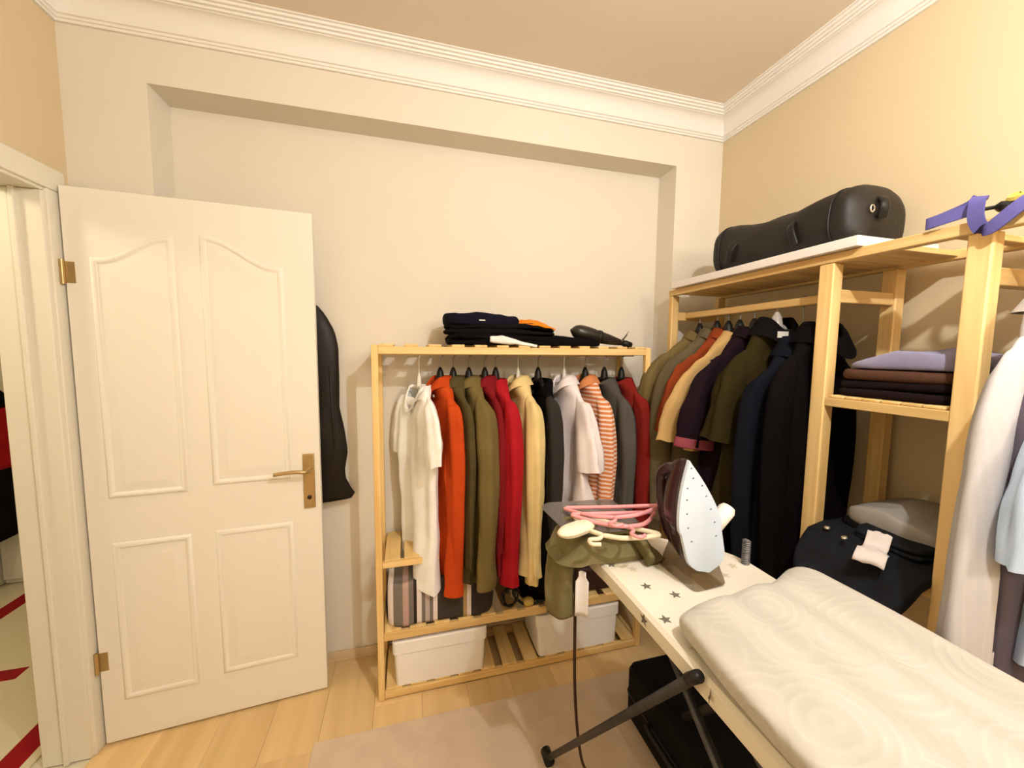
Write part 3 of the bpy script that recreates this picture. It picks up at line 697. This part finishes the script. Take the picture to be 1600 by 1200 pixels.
for nm, lab, y, a, z, m, kw, hm in r2:
    short = lab.split(' at the')[0].split(' hanging')[0].split(' between')[0].split(' with')[0].split(' in the')[0]
    hung2(y, ('clear plastic' if hm is CLEAR else 'black') + ' hanger holding the ' + short, hm, z, math.radians(a), hookm=CLEAR if hm is CLEAR else None)
    g = garment(nm, lab, 'coat' if nm == 'coat' else 'shirt' if nm != 'jacket' else 'jacket', (1.333, y, z + .004), math.radians(a), m, group=G2, far=(1, .80), **kw)
    if hm is CLEAR:
        obj('neck_label', MB().box(-.062, -.020, -.075, -.072, -.052, -.030), WHITEPL, g, smooth=False, label='white neck label')

# white shirt and others in the near bay
WS = bands('white_shirt_stripes', 'x', [(0, (.52, .50, .51)), (.55, (.535, .515, .525))], .9, .012)
hung2(.488, 'black hanger holding the white shirt in the near bay', BLACKPL, 1.585, math.radians(3), W=.16)
garment('shirt', 'white fine-striped long-sleeved shirt hanging at the right edge of the view', 'shirt', (1.333, .488, 1.59), math.radians(5), WS, L=.86, W=.205, slope=.16, T=.030, hem=.22, sl=.55, sr=1.9, seed=41, collar='shirt', group=G2, far=(1, .82), splay=.06, fold=.016, cuff=WS)
hung2(.418, 'black hanger holding the pale blue shirt in the near bay', BLACKPL, 1.585, math.radians(2), W=.16)
garment('shirt', 'pale blue shirt behind the white fine-striped shirt', 'shirt', (1.338, .418, 1.53), math.radians(2), cloth('pale_blue', (.46, .56, .72)), L=.66, W=.195, slope=.17, T=.026, hem=.20, sleeve='short', sl=.26, seed=42, collar='shirt', group=G2, far=(1, .8))
hung2(.456, 'black hanger holding the slate jacket in the near bay', BLACKPL, 1.585, math.radians(3), W=.16)
garment('jacket', 'dark slate jacket between the white and the pale blue shirts', 'jacket', (1.345, .456, 1.55), math.radians(3), cloth('slate', (.10, .085, .11)), L=.92, W=.205, slope=.17, T=.022, hem=.25, sl=.58, seed=43, collar='shirt', group=G2, far=(1, .8))

# folded clothes on the two middle shelves
MZ = 1.348
folded('folded_trousers', 'black folded trousers lowest on the upper bay shelf', 'trousers', (1.385, .744, MZ), (.27, .262, .048), cloth('plum_black', (.014, .008, .009)), 51, 2, 0, p=7, amp=.006)
folded('folded_sweater', 'dark brown folded sweater under the lavender shirt', 'sweater', (1.385, .744, MZ+.050), (.27, .255, .030), cloth('brown', (.095, .045, .03)), 52, 1, .02, p=6, amp=.010)
folded('folded_shirt', 'lavender blue folded shirt on top of the upper bay shelf pile', 'shirt', (1.39, .735, MZ+.082), (.26, .26, .050), cloth('lavender', (.30, .29, .44)), 53, 1, .03, p=4.5, amp=.026, top=lambda x, y: 1 - .75*max(0, y-.1) - .25*max(0, -y))
LZ = .905
DENIM = mat('dark_denim', (.009, .011, .0155), .75, .35, 14, .4, 500, spec=.2)
jn = thing('black_jeans', 'black jeans folded on the lower bay shelf and drooping over its edge', 'jeans', (1.30, .745, LZ))
def jpt(u, v):
    th = 2*PI*u; c, s = math.cos(th), math.sin(th); e = .45
    if v < .3: r = v/.3*.96; z = 0
    elif v < .7:
        a = (v-.3)/.4*PI - PI/2; r = .96 + .04*math.cos(a); z = .5 + .5*math.sin(a)
    else: r = (1-v)/.3*.96; z = 1
    x, y = -.025 + .200*r*math.copysign(abs(c)**e, c), .145*r*math.copysign(abs(s)**e, s)
    zz = z*.036 + .014*nz(x*8, y*8, 5)*z
    over = max(0, -x - .065)                       # beyond the shelf's front edge it droops
    zz -= .58*over + 1.4*over*over
    zz += .06*max(0, y)*(x < 0)*min(1, -x*6)
    return Vector((x + .25*over, y, zz + (.0 if x > -.07 else .0)))
mb = MB(); mb.loft([[jpt(i/56, j/25) for i in range(56)] for j in range(26)], True, False)
fix_normals(obj('body', mb, DENIM, jn))
obj('folded_leg', slab((.22, .17, .030), 9.7, 2, 6, .010), DENIM, jn, label='folded leg of the jeans').location = (.055, -.035, .036)
for y_ in (.06, .00): obj('button', MB().disc((-.100+y_*.3, y_+.03, .040), (-.3, 0, 1), .007, .004, 12), mat('pale_brass', (.80, .72, .50), .3, metal=.6), jn, label='small pale metal button')
tg = obj('paper_label', shell_grid(10, 16, lambda u, v: Vector(((v-.5)*.115 + .004*math.sin(u*5), (u-.5)*.062*(1 if v < .45 else .8), .012*math.sin(v*PI*2.2) + .006*nz(u*4, v*6, 2)))), mat('crumpled_paper', (.86, .78, .74), .8, .02))
tg.location = (1.196, .700, LZ+.047); tg.rotation_euler = (.1, -.45, .35)
s_ = tg.modifiers.new('solidify', 'SOLIDIFY'); s_.thickness = .002
tag(tg, 'crumpled white paper label lying on the black jeans', 'label')
folded('grey_sweatshirt', 'grey folded sweatshirt behind the black jeans on lower bay shelf', 'sweater', (1.415, .745, LZ+.050), (.22, .266, .075), cloth('grey_sweat', (.40, .37, .335)), 55, 1, .0, p=3, amp=.016, top=lambda x, y: 1 - .55*abs(y-.1)**1.3 - .18*max(0, -x))
folded('dark_jumper', 'dark folded jumper under the grey sweatshirt', 'sweater', (1.425, .745, LZ), (.23, .265, .050), BLK2, 56, 2, 0, p=6, amp=.008)

# ------------------------------------------------------------ ironing board
BT = .90
ib = thing('ironing_board', 'ironing board with star-printed cream cover and dark crossed legs', 'ironing board', (.68, .3, 0))
def board_outline(g=0):
    x0, x1, y0, y1 = -.180-g, .218+g, -.62-g, .695+g
    pts = [(x0, y0), (x1, y0)]
    pts += [(x1, .50), (x1-.008, .545+g), (x1-.030, .590+g), (x1-.085, .640+g), (x1-.16, y1)]
    pts += [(x0+.05, y1), (x0+.018, y1-.004), (x0-.002, y1-.018), (x0-.006, y1-.04), (x0, y1-.12)]
    return pts
mb = MB(); o_ = board_outline()
rings = [[(x, y, z) for x, y in board_outline(g)] for g, z in ((-.02, BT-.044), (0, BT-.042), (.003, BT-.026), (.003, BT-.008), (-.005, BT))]
mb.loft(rings)
CANVAS = mat('board_canvas', (.76, .71, .61), .85, .02, 6, .2, 300, spec=.15)
cover = obj('cover', mb, CANVAS, ib, smooth='auto')
def star(cx, cy, r, a): return [(cx + (r if k % 2 == 0 else r*.42)*math.cos(a + PI*k/5), cy + (r if k % 2 == 0 else r*.42)*math.sin(a + PI*k/5)) for k in range(10)]
DARK = [(-.160, .585), (-.125, .478), (-.078, .432), (-.095, .622), (-.155, .365), (-.02, .365), (.07, .30), (-.14, .24), (.15, .18), (-.05, .12), (.02, .0), (-.16, -.05), (.12, -.12), (-.08, -.22), (.05, -.34), (-.14, -.42), (.14, -.5)]
PALE = [(-.115, .552), (-.095, .365), (.10, .470), (.155, .500), (.165, .400), (.110, .400), (.075, .545), (-.02, .525), (-.15, .28), (.0, .24), (.17, .05), (-.10, .04), (.10, -.02), (-.02, -.13), (-.15, -.2), (.16, -.28), (-.04, -.44)]
st = star(0, 0, .0150, 0)
sm_ = MB().add([(x, y, 0) for x, y in st] + [(0, 0, 0)], [(10, k, (k+1) % 10) for k in range(10)])
STM = (mat('star_grey', (.16, .14, .11), .85), mat('star_pale', (.58, .51, .39), .85))
for m_, pts_ in zip(STM, (DARK, PALE)):
    s0 = None
    for k_, (cx, cy) in enumerate(pts_):
        if s0 is None: s0 = so = obj('star_print', sm_, m_, cover, smooth=False)
        else: so = s0.copy(); C.objects.link(so); so.parent = cover
        so.location = (cx, cy, BT+.0006); so.rotation_euler = (0, 0, k_*1.3)
for k_, cy in enumerate((.40, .205, -.05, -.22)):      # stars on the left side of the cover
    so = obj('star_print', sm_, STM[0], cover, smooth=False)
    so.location = (-.1837, cy, BT-.020); so.rotation_euler = (0, -PI/2, k_*2.1)
obj('board_frame', MB().box(-.15, .185, -.58, .57, BT-.056, BT-.0445), DARKMETAL, ib, bevel=.004)
for x_, xt, yt, zt, r_ in ((-.215, -.194, .236, BT-.012, .0098), (.205, .205, .233, BT-.056, .0125)):
    l = obj('leg', MB().tube([(x_, .880, .018), (xt, yt, zt)], r_, 12), DARKMETAL, ib)
    obj('foot_cap', MB().tube([(x_, .907, .019), (x_, .862, .021)], .0185, 14), BLACKPL, l)
obj('leg_knob', MB().tube([(-.1945, .245, BT-.022), (-.1935, .222, BT+.004)], .0108, 12), BLACKPL, ib)
for x_ in (-.075, .025):
    l = obj('leg', MB().tube([(x_, .56, BT-.056), (x_, -.46, .016)], .010, 12), mat('leg_steel', (.10, .10, .105), .35, .1, metal=.6), ib)
    obj('foot_cap', MB().tube([(x_, -.43, .02), (x_, -.485, .016)], .016, 14), BLACKPL, l)
obj('foot_bar', MB().tube([(-.20, -.46, .018), (.17, -.46, .018)], .0125, 12), DARKMETAL, ib)
pts = []
for k in range(90):
    a = k*.9; pts.append((.198 + .009*math.cos(a), .50 + .009*math.sin(a), BT-.002 + .07*k/89))
obj('cord_spring', MB().tube(pts, .0022, 6), GREYMETAL, ib, label='grey wire spring of the cord holder')

# folded quilt on the board
QM, nt, b = nodes_of('quilt_fabric'); N, L_ = nt.nodes, nt.links
b.inputs['Roughness'].default_value = .75; b.inputs['Specular IOR Level'].default_value = .25; b.inputs['Sheen Weight'].default_value = .2
tc = N.new('ShaderNodeTexCoord')
vo = N.new('ShaderNodeTexVoronoi'); vo.inputs['Scale'].default_value = 7.5; vo.feature = 'F1'; L_.new(tc.outputs['Object'], vo.inputs['Vector'])
wv = N.new('ShaderNodeMath'); wv.operation = 'MULTIPLY'; wv.inputs[1].default_value = 55; L_.new(vo.outputs['Distance'], wv.inputs[0])
sn = N.new('ShaderNodeMath'); sn.operation = 'SINE'; L_.new(wv.outputs[0], sn.inputs[0])
nn_ = N.new('ShaderNodeTexNoise'); nn_.inputs['Scale'].default_value = 28; L_.new(tc.outputs['Object'], nn_.inputs['Vector'])
mm = N.new('ShaderNodeMath'); mm.operation = 'MULTIPLY'; L_.new(sn.outputs[0], mm.inputs[0]); L_.new(nn_.outputs[0], mm.inputs[1])
rp = N.new('ShaderNodeValToRGB'); e = rp.color_ramp.elements; e[0].position = .15; e[1].position = .5
e[0].color = (.48, .46, .415, 1); e[1].color = (.51, .49, .445, 1); L_.new(mm.outputs[0], rp.inputs[0]); wb_ = N.new('ShaderNodeTexWave'); wb_.wave_type = 'BANDS'; wb_.bands_direction = 'X'; wb_.inputs['Scale'].default_value = 3.4; wb_.inputs['Distortion'].default_value = .6; wb_.inputs['Detail Scale'].default_value = .5
L_.new(tc.outputs['Object'], wb_.inputs['Vector'])
mr_ = N.new('ShaderNodeMapRange'); mr_.inputs[3].default_value = .90; mr_.inputs[4].default_value = 1.03; L_.new(wb_.outputs['Fac'], mr_.inputs[0])
hs_ = N.new('ShaderNodeHueSaturation'); L_.new(mr_.outputs[0], hs_.inputs['Value']); L_.new(rp.outputs[0], hs_.inputs['Color'])
L_.new(hs_.outputs[0], b.inputs['Base Color'])
bp = N.new('ShaderNodeBump'); bp.inputs['Strength'].default_value = .16; bp.inputs['Distance'].default_value = .003; L_.new(mm.outputs[0], bp.inputs['Height']); L_.new(bp.outputs[0], b.inputs['Normal'])
qx0, qx1, qy0, qy1, qt = .510, .925, -.30, .640, .080
def qpt(u, v):
    """u around the cross-section (x-z), v along y."""
    y = lerp(qy0, qy1, v); th = 2*PI*u; c, s = math.cos(th), math.sin(th)
    en = min(1, (1-v)/.05); rr = math.sqrt(max(0, 1-(1-en)**2)) if v > .95 else 1
    w = (qx1-qx0)/2; cx = (qx0+qx1)/2
    X = w*math.copysign(abs(c)**.42, c); Z = math.copysign(abs(s)**.55, s)
    x = cx + X*(.90 + .10*rr) + .012*nz(y*5, 2, 3)*c
    xn = X/w
    if c < 0: x += .034*c*min(1, max(0, (qy1-y-.04)/.32))
    # front edge: right corner pushed towards the wall
    y += (.10*max(0, xn) - .045*max(0, -xn)**2)*max(0, v-.5)*2*.35
    hgt = qt*(.95 + (.05+.07*min(1, max(0, xn+.4)))*math.sin(xn*9.5+1.0+y*.5) + .04*nz(x*4, y*1.4, 1) + .10*xn)
    z = hgt/2*rr*Z + hgt/2
    if s > 0 and xn > -.8: z += .004*math.sin(xn*13+1.2*y)*rr*s
    return Vector((x, y, BT + .002 + max(0, z)))
mb = MB(); nq = 96; mq = 64
mb.loft([[qpt(i/nq, (j/(mq-1))**.6 if j else 0) for i in range(nq)] for j in range(mq)], True, True)
q = fix_normals(obj('folded_quilt', mb, QM)); tag(q, 'thick cream embossed quilt folded lengthwise on the ironing board', 'quilt')

# ------------------------------------------------------------ iron standing on its heel
IX, IY = .700, .735
ir = thing('steam_iron', 'dark plum steam iron standing upright on heel with pale soleplate facing out', 'iron', (IX, IY, BT), 0)
nrm = Vector((.02, -1, 0)).normalized()
ir.rotation_euler = (0, math.radians(-4), math.atan2(nrm.y, nrm.x) + PI/2)      # local -Y = soleplate normal
def sole(s):          # half width at s in 0..1
    if s < .16: return .056*max(0, 1-((.16-s)/.16)**2)**.6
    if s < .4: return lerp(.056, .060, (s-.16)/.24)
    u = (s-.4)/.6; return .060*(1-u**1.6) + .004*(1-u)
SH, SB, LEAN = .262, .040, .24
def solering(y, g, zg=0, n=26):
    left, right = [], []
    for k in range(n):
        s = k/(n-1); w = max(0.001, sole(s)*g); z = SB + SH*(.5 + (s-.5)*(1 - zg))
        yy = y + (z-SB)*LEAN
        left.append(Vector((-w, yy, z))); right.append(Vector((w, yy, z)))
    return right + list(reversed(left))
SOLEM = mat('soleplate_ceramic', (.55, .63, .75), .32, .05, 9, spec=.45)
mb = MB(); mb.loft([solering(-.004, .93, .03), solering(-.002, .99, .006), solering(.006, 1, 0)])
sp_ = fix_normals(obj('soleplate', mb, SOLEM, ir, smooth='auto', label='pale blue-white soleplate'))
holes = [(0, .93)] + [(sx_*sole(s_)*.62, s_) for s_ in (.30, .42, .54, .66, .76) for sx_ in (-1, 1)] + [(0, .84)]
for hx_, s_ in holes:
    z_ = SB + SH*s_
    obj('steam_hole', MB().disc((hx_, -.0042 + (z_-SB)*LEAN, z_), (0, -1, -LEAN), .0026, .0006, 10), mat('steam_hole_grey', (.16, .17, .19), .6), sp_, label='small grey steam hole')
PLUM = mat('plum_plastic', (.028, .010, .016), .22, .15, 10, spec=.55)
mb = MB(); mb.loft([solering(.006, .985, 0), solering(.014, 1.0, -.01), solering(.035, .96, .03), solering(.060, .86, .12), (solering(.080, .68, .26)), solering(.088, .45, .4)])
fix_normals(obj('body', mb, PLUM, ir))
obj('handle', MB().tube(bez([(0, .085, .085), (0, .125, .075), (0, .150, .11), (0, .168, .18), (0, .165, .235), (0, .130, .262), (0, .105, .258)], 8), [.022]*8+[.019]*16+[.017]*16+[.016]*9, 14), PLUM, ir)
heel = mat('smoky_plastic', (.16, .10, .04), .12, alpha=.6, spec=.5)
mb = MB()
def hr(z, w, d0, d1, r=.012):
    pts = []
    for cx, cy, a0 in ((w-r, d0+r, -90), (w-r, d1-r, 0), (-w+r, d1-r, 90), (-w+r, d0+r, 180)):
        for k in range(5):
            a = math.radians(a0+90*k/4); pts.append((cx+r*math.cos(a), cy+r*math.sin(a), z))
    return pts
mb.loft([hr(.001, .046, -.006, .120), hr(.006, .049, -.008, .124), hr(.040, .044, .004, .118), hr(.075, .040, .018, .105)])
fix_normals(obj('heel', mb, heel, ir, smooth='auto', label='smoky translucent heel tank'))
obj('steam_dial', MB().tube([(.045, .040, .120), (.100, .046, .160), (.108, .047, .167)], [.019, .021, .016], 16), WHITEPL, ir, label='white dial stub at the side')
# cord: off the board's edge and down to the floor
cd = obj('power_cord', MB().tube(bez([(.49, .945, .955), (.465, .950, .93), (.455, .960, .86), (.458, .970, .70), (.475, .995, .45), (.52, 1.05, .20), (.575, 1.10, .03), (.63, 1.06, .006), (.70, .95, .006)], 10), .0048, 8), mat('cord_brown', (.05, .022, .014), .6))
tag(cd, 'dark brown power cord dangling from the board to the floor', 'cord')

# ------------------------------------------------------------ clothes and hangers on the board's nose
OLP = cloth('olive_pile', (.17, .145, .070), .2)
og = thing('olive_garment', 'olive green garment crumpled over the nose of the ironing board', 'garment', (.53, .972, BT+.001))
def opt(u, v):
    th = 2*PI*u; c, s = math.cos(th), math.sin(th); r = v
    x, y = .155*r*math.copysign(abs(c)**.7, c)*(1+.14*nz(c*2, s*2, 7)), .085*r*math.copysign(abs(s)**.7, s)*(1+.25*nz(c*2, s*2, 3))
    z = .072*(1-r**2.6) + .040*nz(x*13+3, y*16, 2)*(1-r*.5) + .014*math.sin(x*60+y*55+4*nz(x*9, y*9, 1))*(1-r*r)
    return Vector((x, y, max(0, z)))
mb = MB(); mb.loft([[opt(i/48, 1-j/23) for i in range(48)] for j in range(24)], True, False)
fix_normals(obj('body', mb, OLP, og))
def hangcloth(path, w0, w1, thick, seed, rows=40, n=40, dirn=(1, 0, 0)):
    P = bez(path, 12); m = len(P); rings = []
    for j in range(rows):
        t = j/(rows-1); k = t*(m-1); i = min(int(k), m-2); p = P[i].lerp(P[i+1], k-i); tan = (P[i+1]-P[i]).normalized()
        sx = Vector(dirn); sx = (sx - tan*sx.dot(tan)).normalized(); o = sx.cross(tan); w = lerp(w0, w1, t)
        ring = []
        for a in range(n):
            th = 2*PI*a/n; c, s = math.cos(th), math.sin(th)
            X = w*math.copysign(abs(c)**.7, c)
            d = thick*s + thick*.9*math.sin(X*75+seed+t*2)*min(1, .3+t) + .008*nz(X*20+seed, t*4, s)
            ring.append(p + sx*X + o*d)
        rings.append(ring)
    mb = MB(); mb.loft(rings, True, True); return mb
o_ = obj('sleeve', hangcloth([(-.02, .000, .066), (-.075, .000, .072), (-.112, -.005, .04), (-.128, -.010, -.04), (-.130, -.014, -.11), (-.125, -.018, -.170)], .036, .042, .013, 2, dirn=(.8, -.55, 0)), OLP, og); fix_normals(o_)
o_ = obj('sleeve', hangcloth([(.02, -.02, .072), (.07, -.05, .066), (.095, -.10, .028), (.100, -.125, .014)], .030, .038, .014, 6, dirn=(.5, .8, 0)), OLP, og); fix_normals(o_)
tgp = obj('paper_tag', shell_grid(8, 10, lambda u, v: Vector(((u-.5)*.036*(.55 if v < .12 else 1), .004*math.sin(u*4), -.130*v))), mat('tag_paper', (.82, .80, .82), .7, .02))
tgp.location = (.452, .918, .872); tgp.rotation_euler = (0, 0, -.35)
s_ = tgp.modifiers.new('solidify', 'SOLIDIFY'); s_.thickness = .0012
tag(tgp, 'blank white paper tag hanging below the olive garment', 'tag')
PINKPL = mat('pink_plastic', (.80, .33, .36), .4, .03, 10, spec=.4)
def flat_hanger(label, m, loc, rot, W=.17, th=.0055, tilt=0, wide=.05, group='loose hangers on the olive garment'):
    t = thing('clothes_hanger', label, 'hanger', loc, 0, group); t.rotation_euler = rot
    pts = bez([(0, .03, 0), (W*.45, .012, 0), (W*.95, -wide, 0), (W*.97, -wide-.014, 0), (W*.85, -wide-.018, 0), (0, -wide-.016, 0), (-W*.85, -wide-.018, 0), (-W*.97, -wide-.014, 0), (-W*.95, -wide, 0), (-W*.45, .012, 0), (0, .03, 0)], 6)
    obj('frame', MB().tube(pts, th, 8), m, t)
    obj('hook', MB().tube(bez([(0, .03, 0), (0, .055, 0), (.016, .075, 0), (.004, .096, 0), (-.016, .085, 0)], 6), th*.8, 8), m, t)
    return t
PZ0 = BT + .092
flat_hanger('pink plastic hanger topmost on the olive garment', PINKPL, (.545, .925, PZ0+.030), (.10, .10, 2.72), .135, .0058)
flat_hanger('pink plastic hanger lower in the loose pile with hook towards the iron', PINKPL, (.560, .895, PZ0+.018), (.05, -.04, 3.05), .125, .0058)
flat_hanger('cream plastic hanger with hook pointing at the room', mat('cream_plastic', (.78, .70, .52), .45, .02), (.500, .880, PZ0+.006), (.06, .02, 2.3), .12, .0066)
ct = thing('cream_case', 'cream rounded glasses case among the loose hangers', 'case', (.425, .905, PZ0-.004), .35)
rings = []
for k in range(9):
    a = math.radians(-80 + 160*k/8); g = .4 + .6*math.cos(a); z = .014 + .014*math.sin(a)
    rings.append([(.062*g*math.copysign(abs(math.cos(t))**.7, math.cos(t)), .026*g*math.sin(t), z) for t in (2*PI*i/28 for i in range(28))])
mb = MB(); mb.loft(rings); fix_normals(obj('shell', mb, mat('cream_shell', (.84, .76, .60), .5, .02), ct))
obj('seam', MB().tube([(.0625*math.copysign(abs(math.cos(t))**.7, math.cos(t)), .0265*math.sin(t), .014) for t in (2*PI*i/28 for i in range(29))], .0008, 6), mat('seam_tan', (.5, .4, .25), .6), ct)
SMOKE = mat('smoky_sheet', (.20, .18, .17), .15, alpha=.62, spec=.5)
def sheet(u, v):
    x, y = lerp(.385, .640, u), lerp(.905, 1.09, v)
    return Vector((x, y, .995 + .006*nz(x*8, y*8, 1) + .02*max(0, v-.6)))
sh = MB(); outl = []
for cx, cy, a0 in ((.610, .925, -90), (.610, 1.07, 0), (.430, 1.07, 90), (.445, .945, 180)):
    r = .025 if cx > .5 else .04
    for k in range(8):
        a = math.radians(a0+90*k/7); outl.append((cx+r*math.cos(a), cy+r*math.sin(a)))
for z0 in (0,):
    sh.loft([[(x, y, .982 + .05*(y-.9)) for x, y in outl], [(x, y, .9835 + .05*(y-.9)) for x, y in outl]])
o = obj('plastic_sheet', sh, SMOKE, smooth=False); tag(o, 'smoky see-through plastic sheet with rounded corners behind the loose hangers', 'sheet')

# ------------------------------------------------------------ floor items
rgm = MB().box(-.36, 1.20, -.9, 1.465, 0, .004)
RUGM = mat('rug_pile', (.65, .51, .385), .95, .06, 12, .4, 350, spec=.1, sheen=.1)
o = obj('floor_rug', rgm, RUGM, bevel=.0015, seg=1); tag(o, 'thin greige rug on the laminate floor before the low rack', 'rug')
sc_ = thing('black_suitcase', 'black soft suitcase lying flat under the ironing board', 'suitcase', (1.02, 1.02, .004))
mb = MB()
def sr(z, g):
    pts = []; W, D, r = .195*g, .245*g, .03
    for cx, cy, a0 in ((W-r, -D+r, -90), (W-r, D-r, 0), (-W+r, D-r, 90), (-W+r, -D+r, 180)):
        for k in range(6):
            a = math.radians(a0+90*k/5); pts.append((cx+r*math.cos(a), cy+r*math.sin(a), z))
    return pts
mb.loft([sr(.02, .96), sr(.035, 1), sr(.215, 1), sr(.235, .97), sr(.242, .9)])
NYL = mat('black_nylon', (.004, .0035, .0035), .8, .2, 20, .3, 400, spec=.15)
fix_normals(obj('body', mb, NYL, sc_, smooth='auto'))
obj('zip', MB().tube([(p[0]*1.006, p[1]*1.006, .125) for p in sr(0, 1) + sr(0, 1)[:1]], .003, 6), DARKMETAL, sc_)
obj('handle', MB().tube(bez([(-.198, -.08, .13), (-.215, -.07, .13), (-.217, 0, .13), (-.215, .07, .13), (-.198, .08, .13)], 6), .008, 8), BLACKPL, sc_)
for x_, y_ in ((-.16, -.2), (.16, -.2), (-.16, .2), (.16, .2)):
    obj('foot', MB().disc((x_, y_, 0), (0, 0, 1), .015, .026, 14), BLACKPL, sc_)

# ------------------------------------------------------------ in the hallway
jk = thing('hall_jacket', 'red and black jacket hanging on the hallway wall beyond the door', 'jacket', (-2.375, 2.90, 1.25), math.radians(90))
RJ = cloth('jacket_red', (.42, .012, .020))
def jk_pt(u, v, w0, w1, z0, z1, d):
    th = 2*PI*u; c, s = math.cos(th), math.sin(th); w = lerp(w0, w1, v)
    return Vector((w*math.copysign(abs(c)**.7, c), d*math.copysign(abs(s)**.8, s) + .012*nz(c*3, v*5, s), lerp(z0, z1, v)))
for nm, a, m in (('yoke', (.06, .20, .0, -.14, .05), BLK2), ('chest', (.20, .22, -.14, -.50, .058), RJ), ('hem', (.22, .23, -.50, -.92, .055), BLK2)):
    mb = MB(); mb.loft([[jk_pt(i/32, j/15, *a) for i in range(32)] for j in range(16)], True, True); fix_normals(obj(nm, mb, m, jk))
for sdn in (-1, 1):
    fix_normals(obj('sleeve', sleeve_mesh([(sdn*.17, 0, -.10), (sdn*.23, -.01, -.22), (sdn*.25, -.02, -.5), (sdn*.24, -.02, -.72)], [(0, .05), (.2, .062), (1, .045)], 7+sdn), RJ, jk))
obj('hook', MB().tube(bez([(0, .07, .06), (0, .02, .05), (0, -.01, .02), (0, -.005, -.01)], 5), .004, 8), GREYMETAL, jk)
sb = thing('shoe_cabinet', 'low white shoe cabinet against the hallway end wall', 'cabinet', (-2.20, 3.15, 0))
CABW = mat('cabinet_white', (.82, .80, .74), .5, .01)
obj('body', MB().box(-.24, .55, -.13, .14, .0, .42), CABW, sb, bevel=.003)
obj('top', MB().box(-.25, .56, -.145, .145, .42, .44), CABW, sb, bevel=.003)
for x_ in (-.235, .16):
    d = obj('door', MB().box(x_, x_+.385, -.146, -.131, .03, .41), CABW, sb, bevel=.003)
    obj('knob', MB().disc((x_+.19, -.146, .34), (0, -1, 0), .012, .018, 14), GREYMETAL, d)
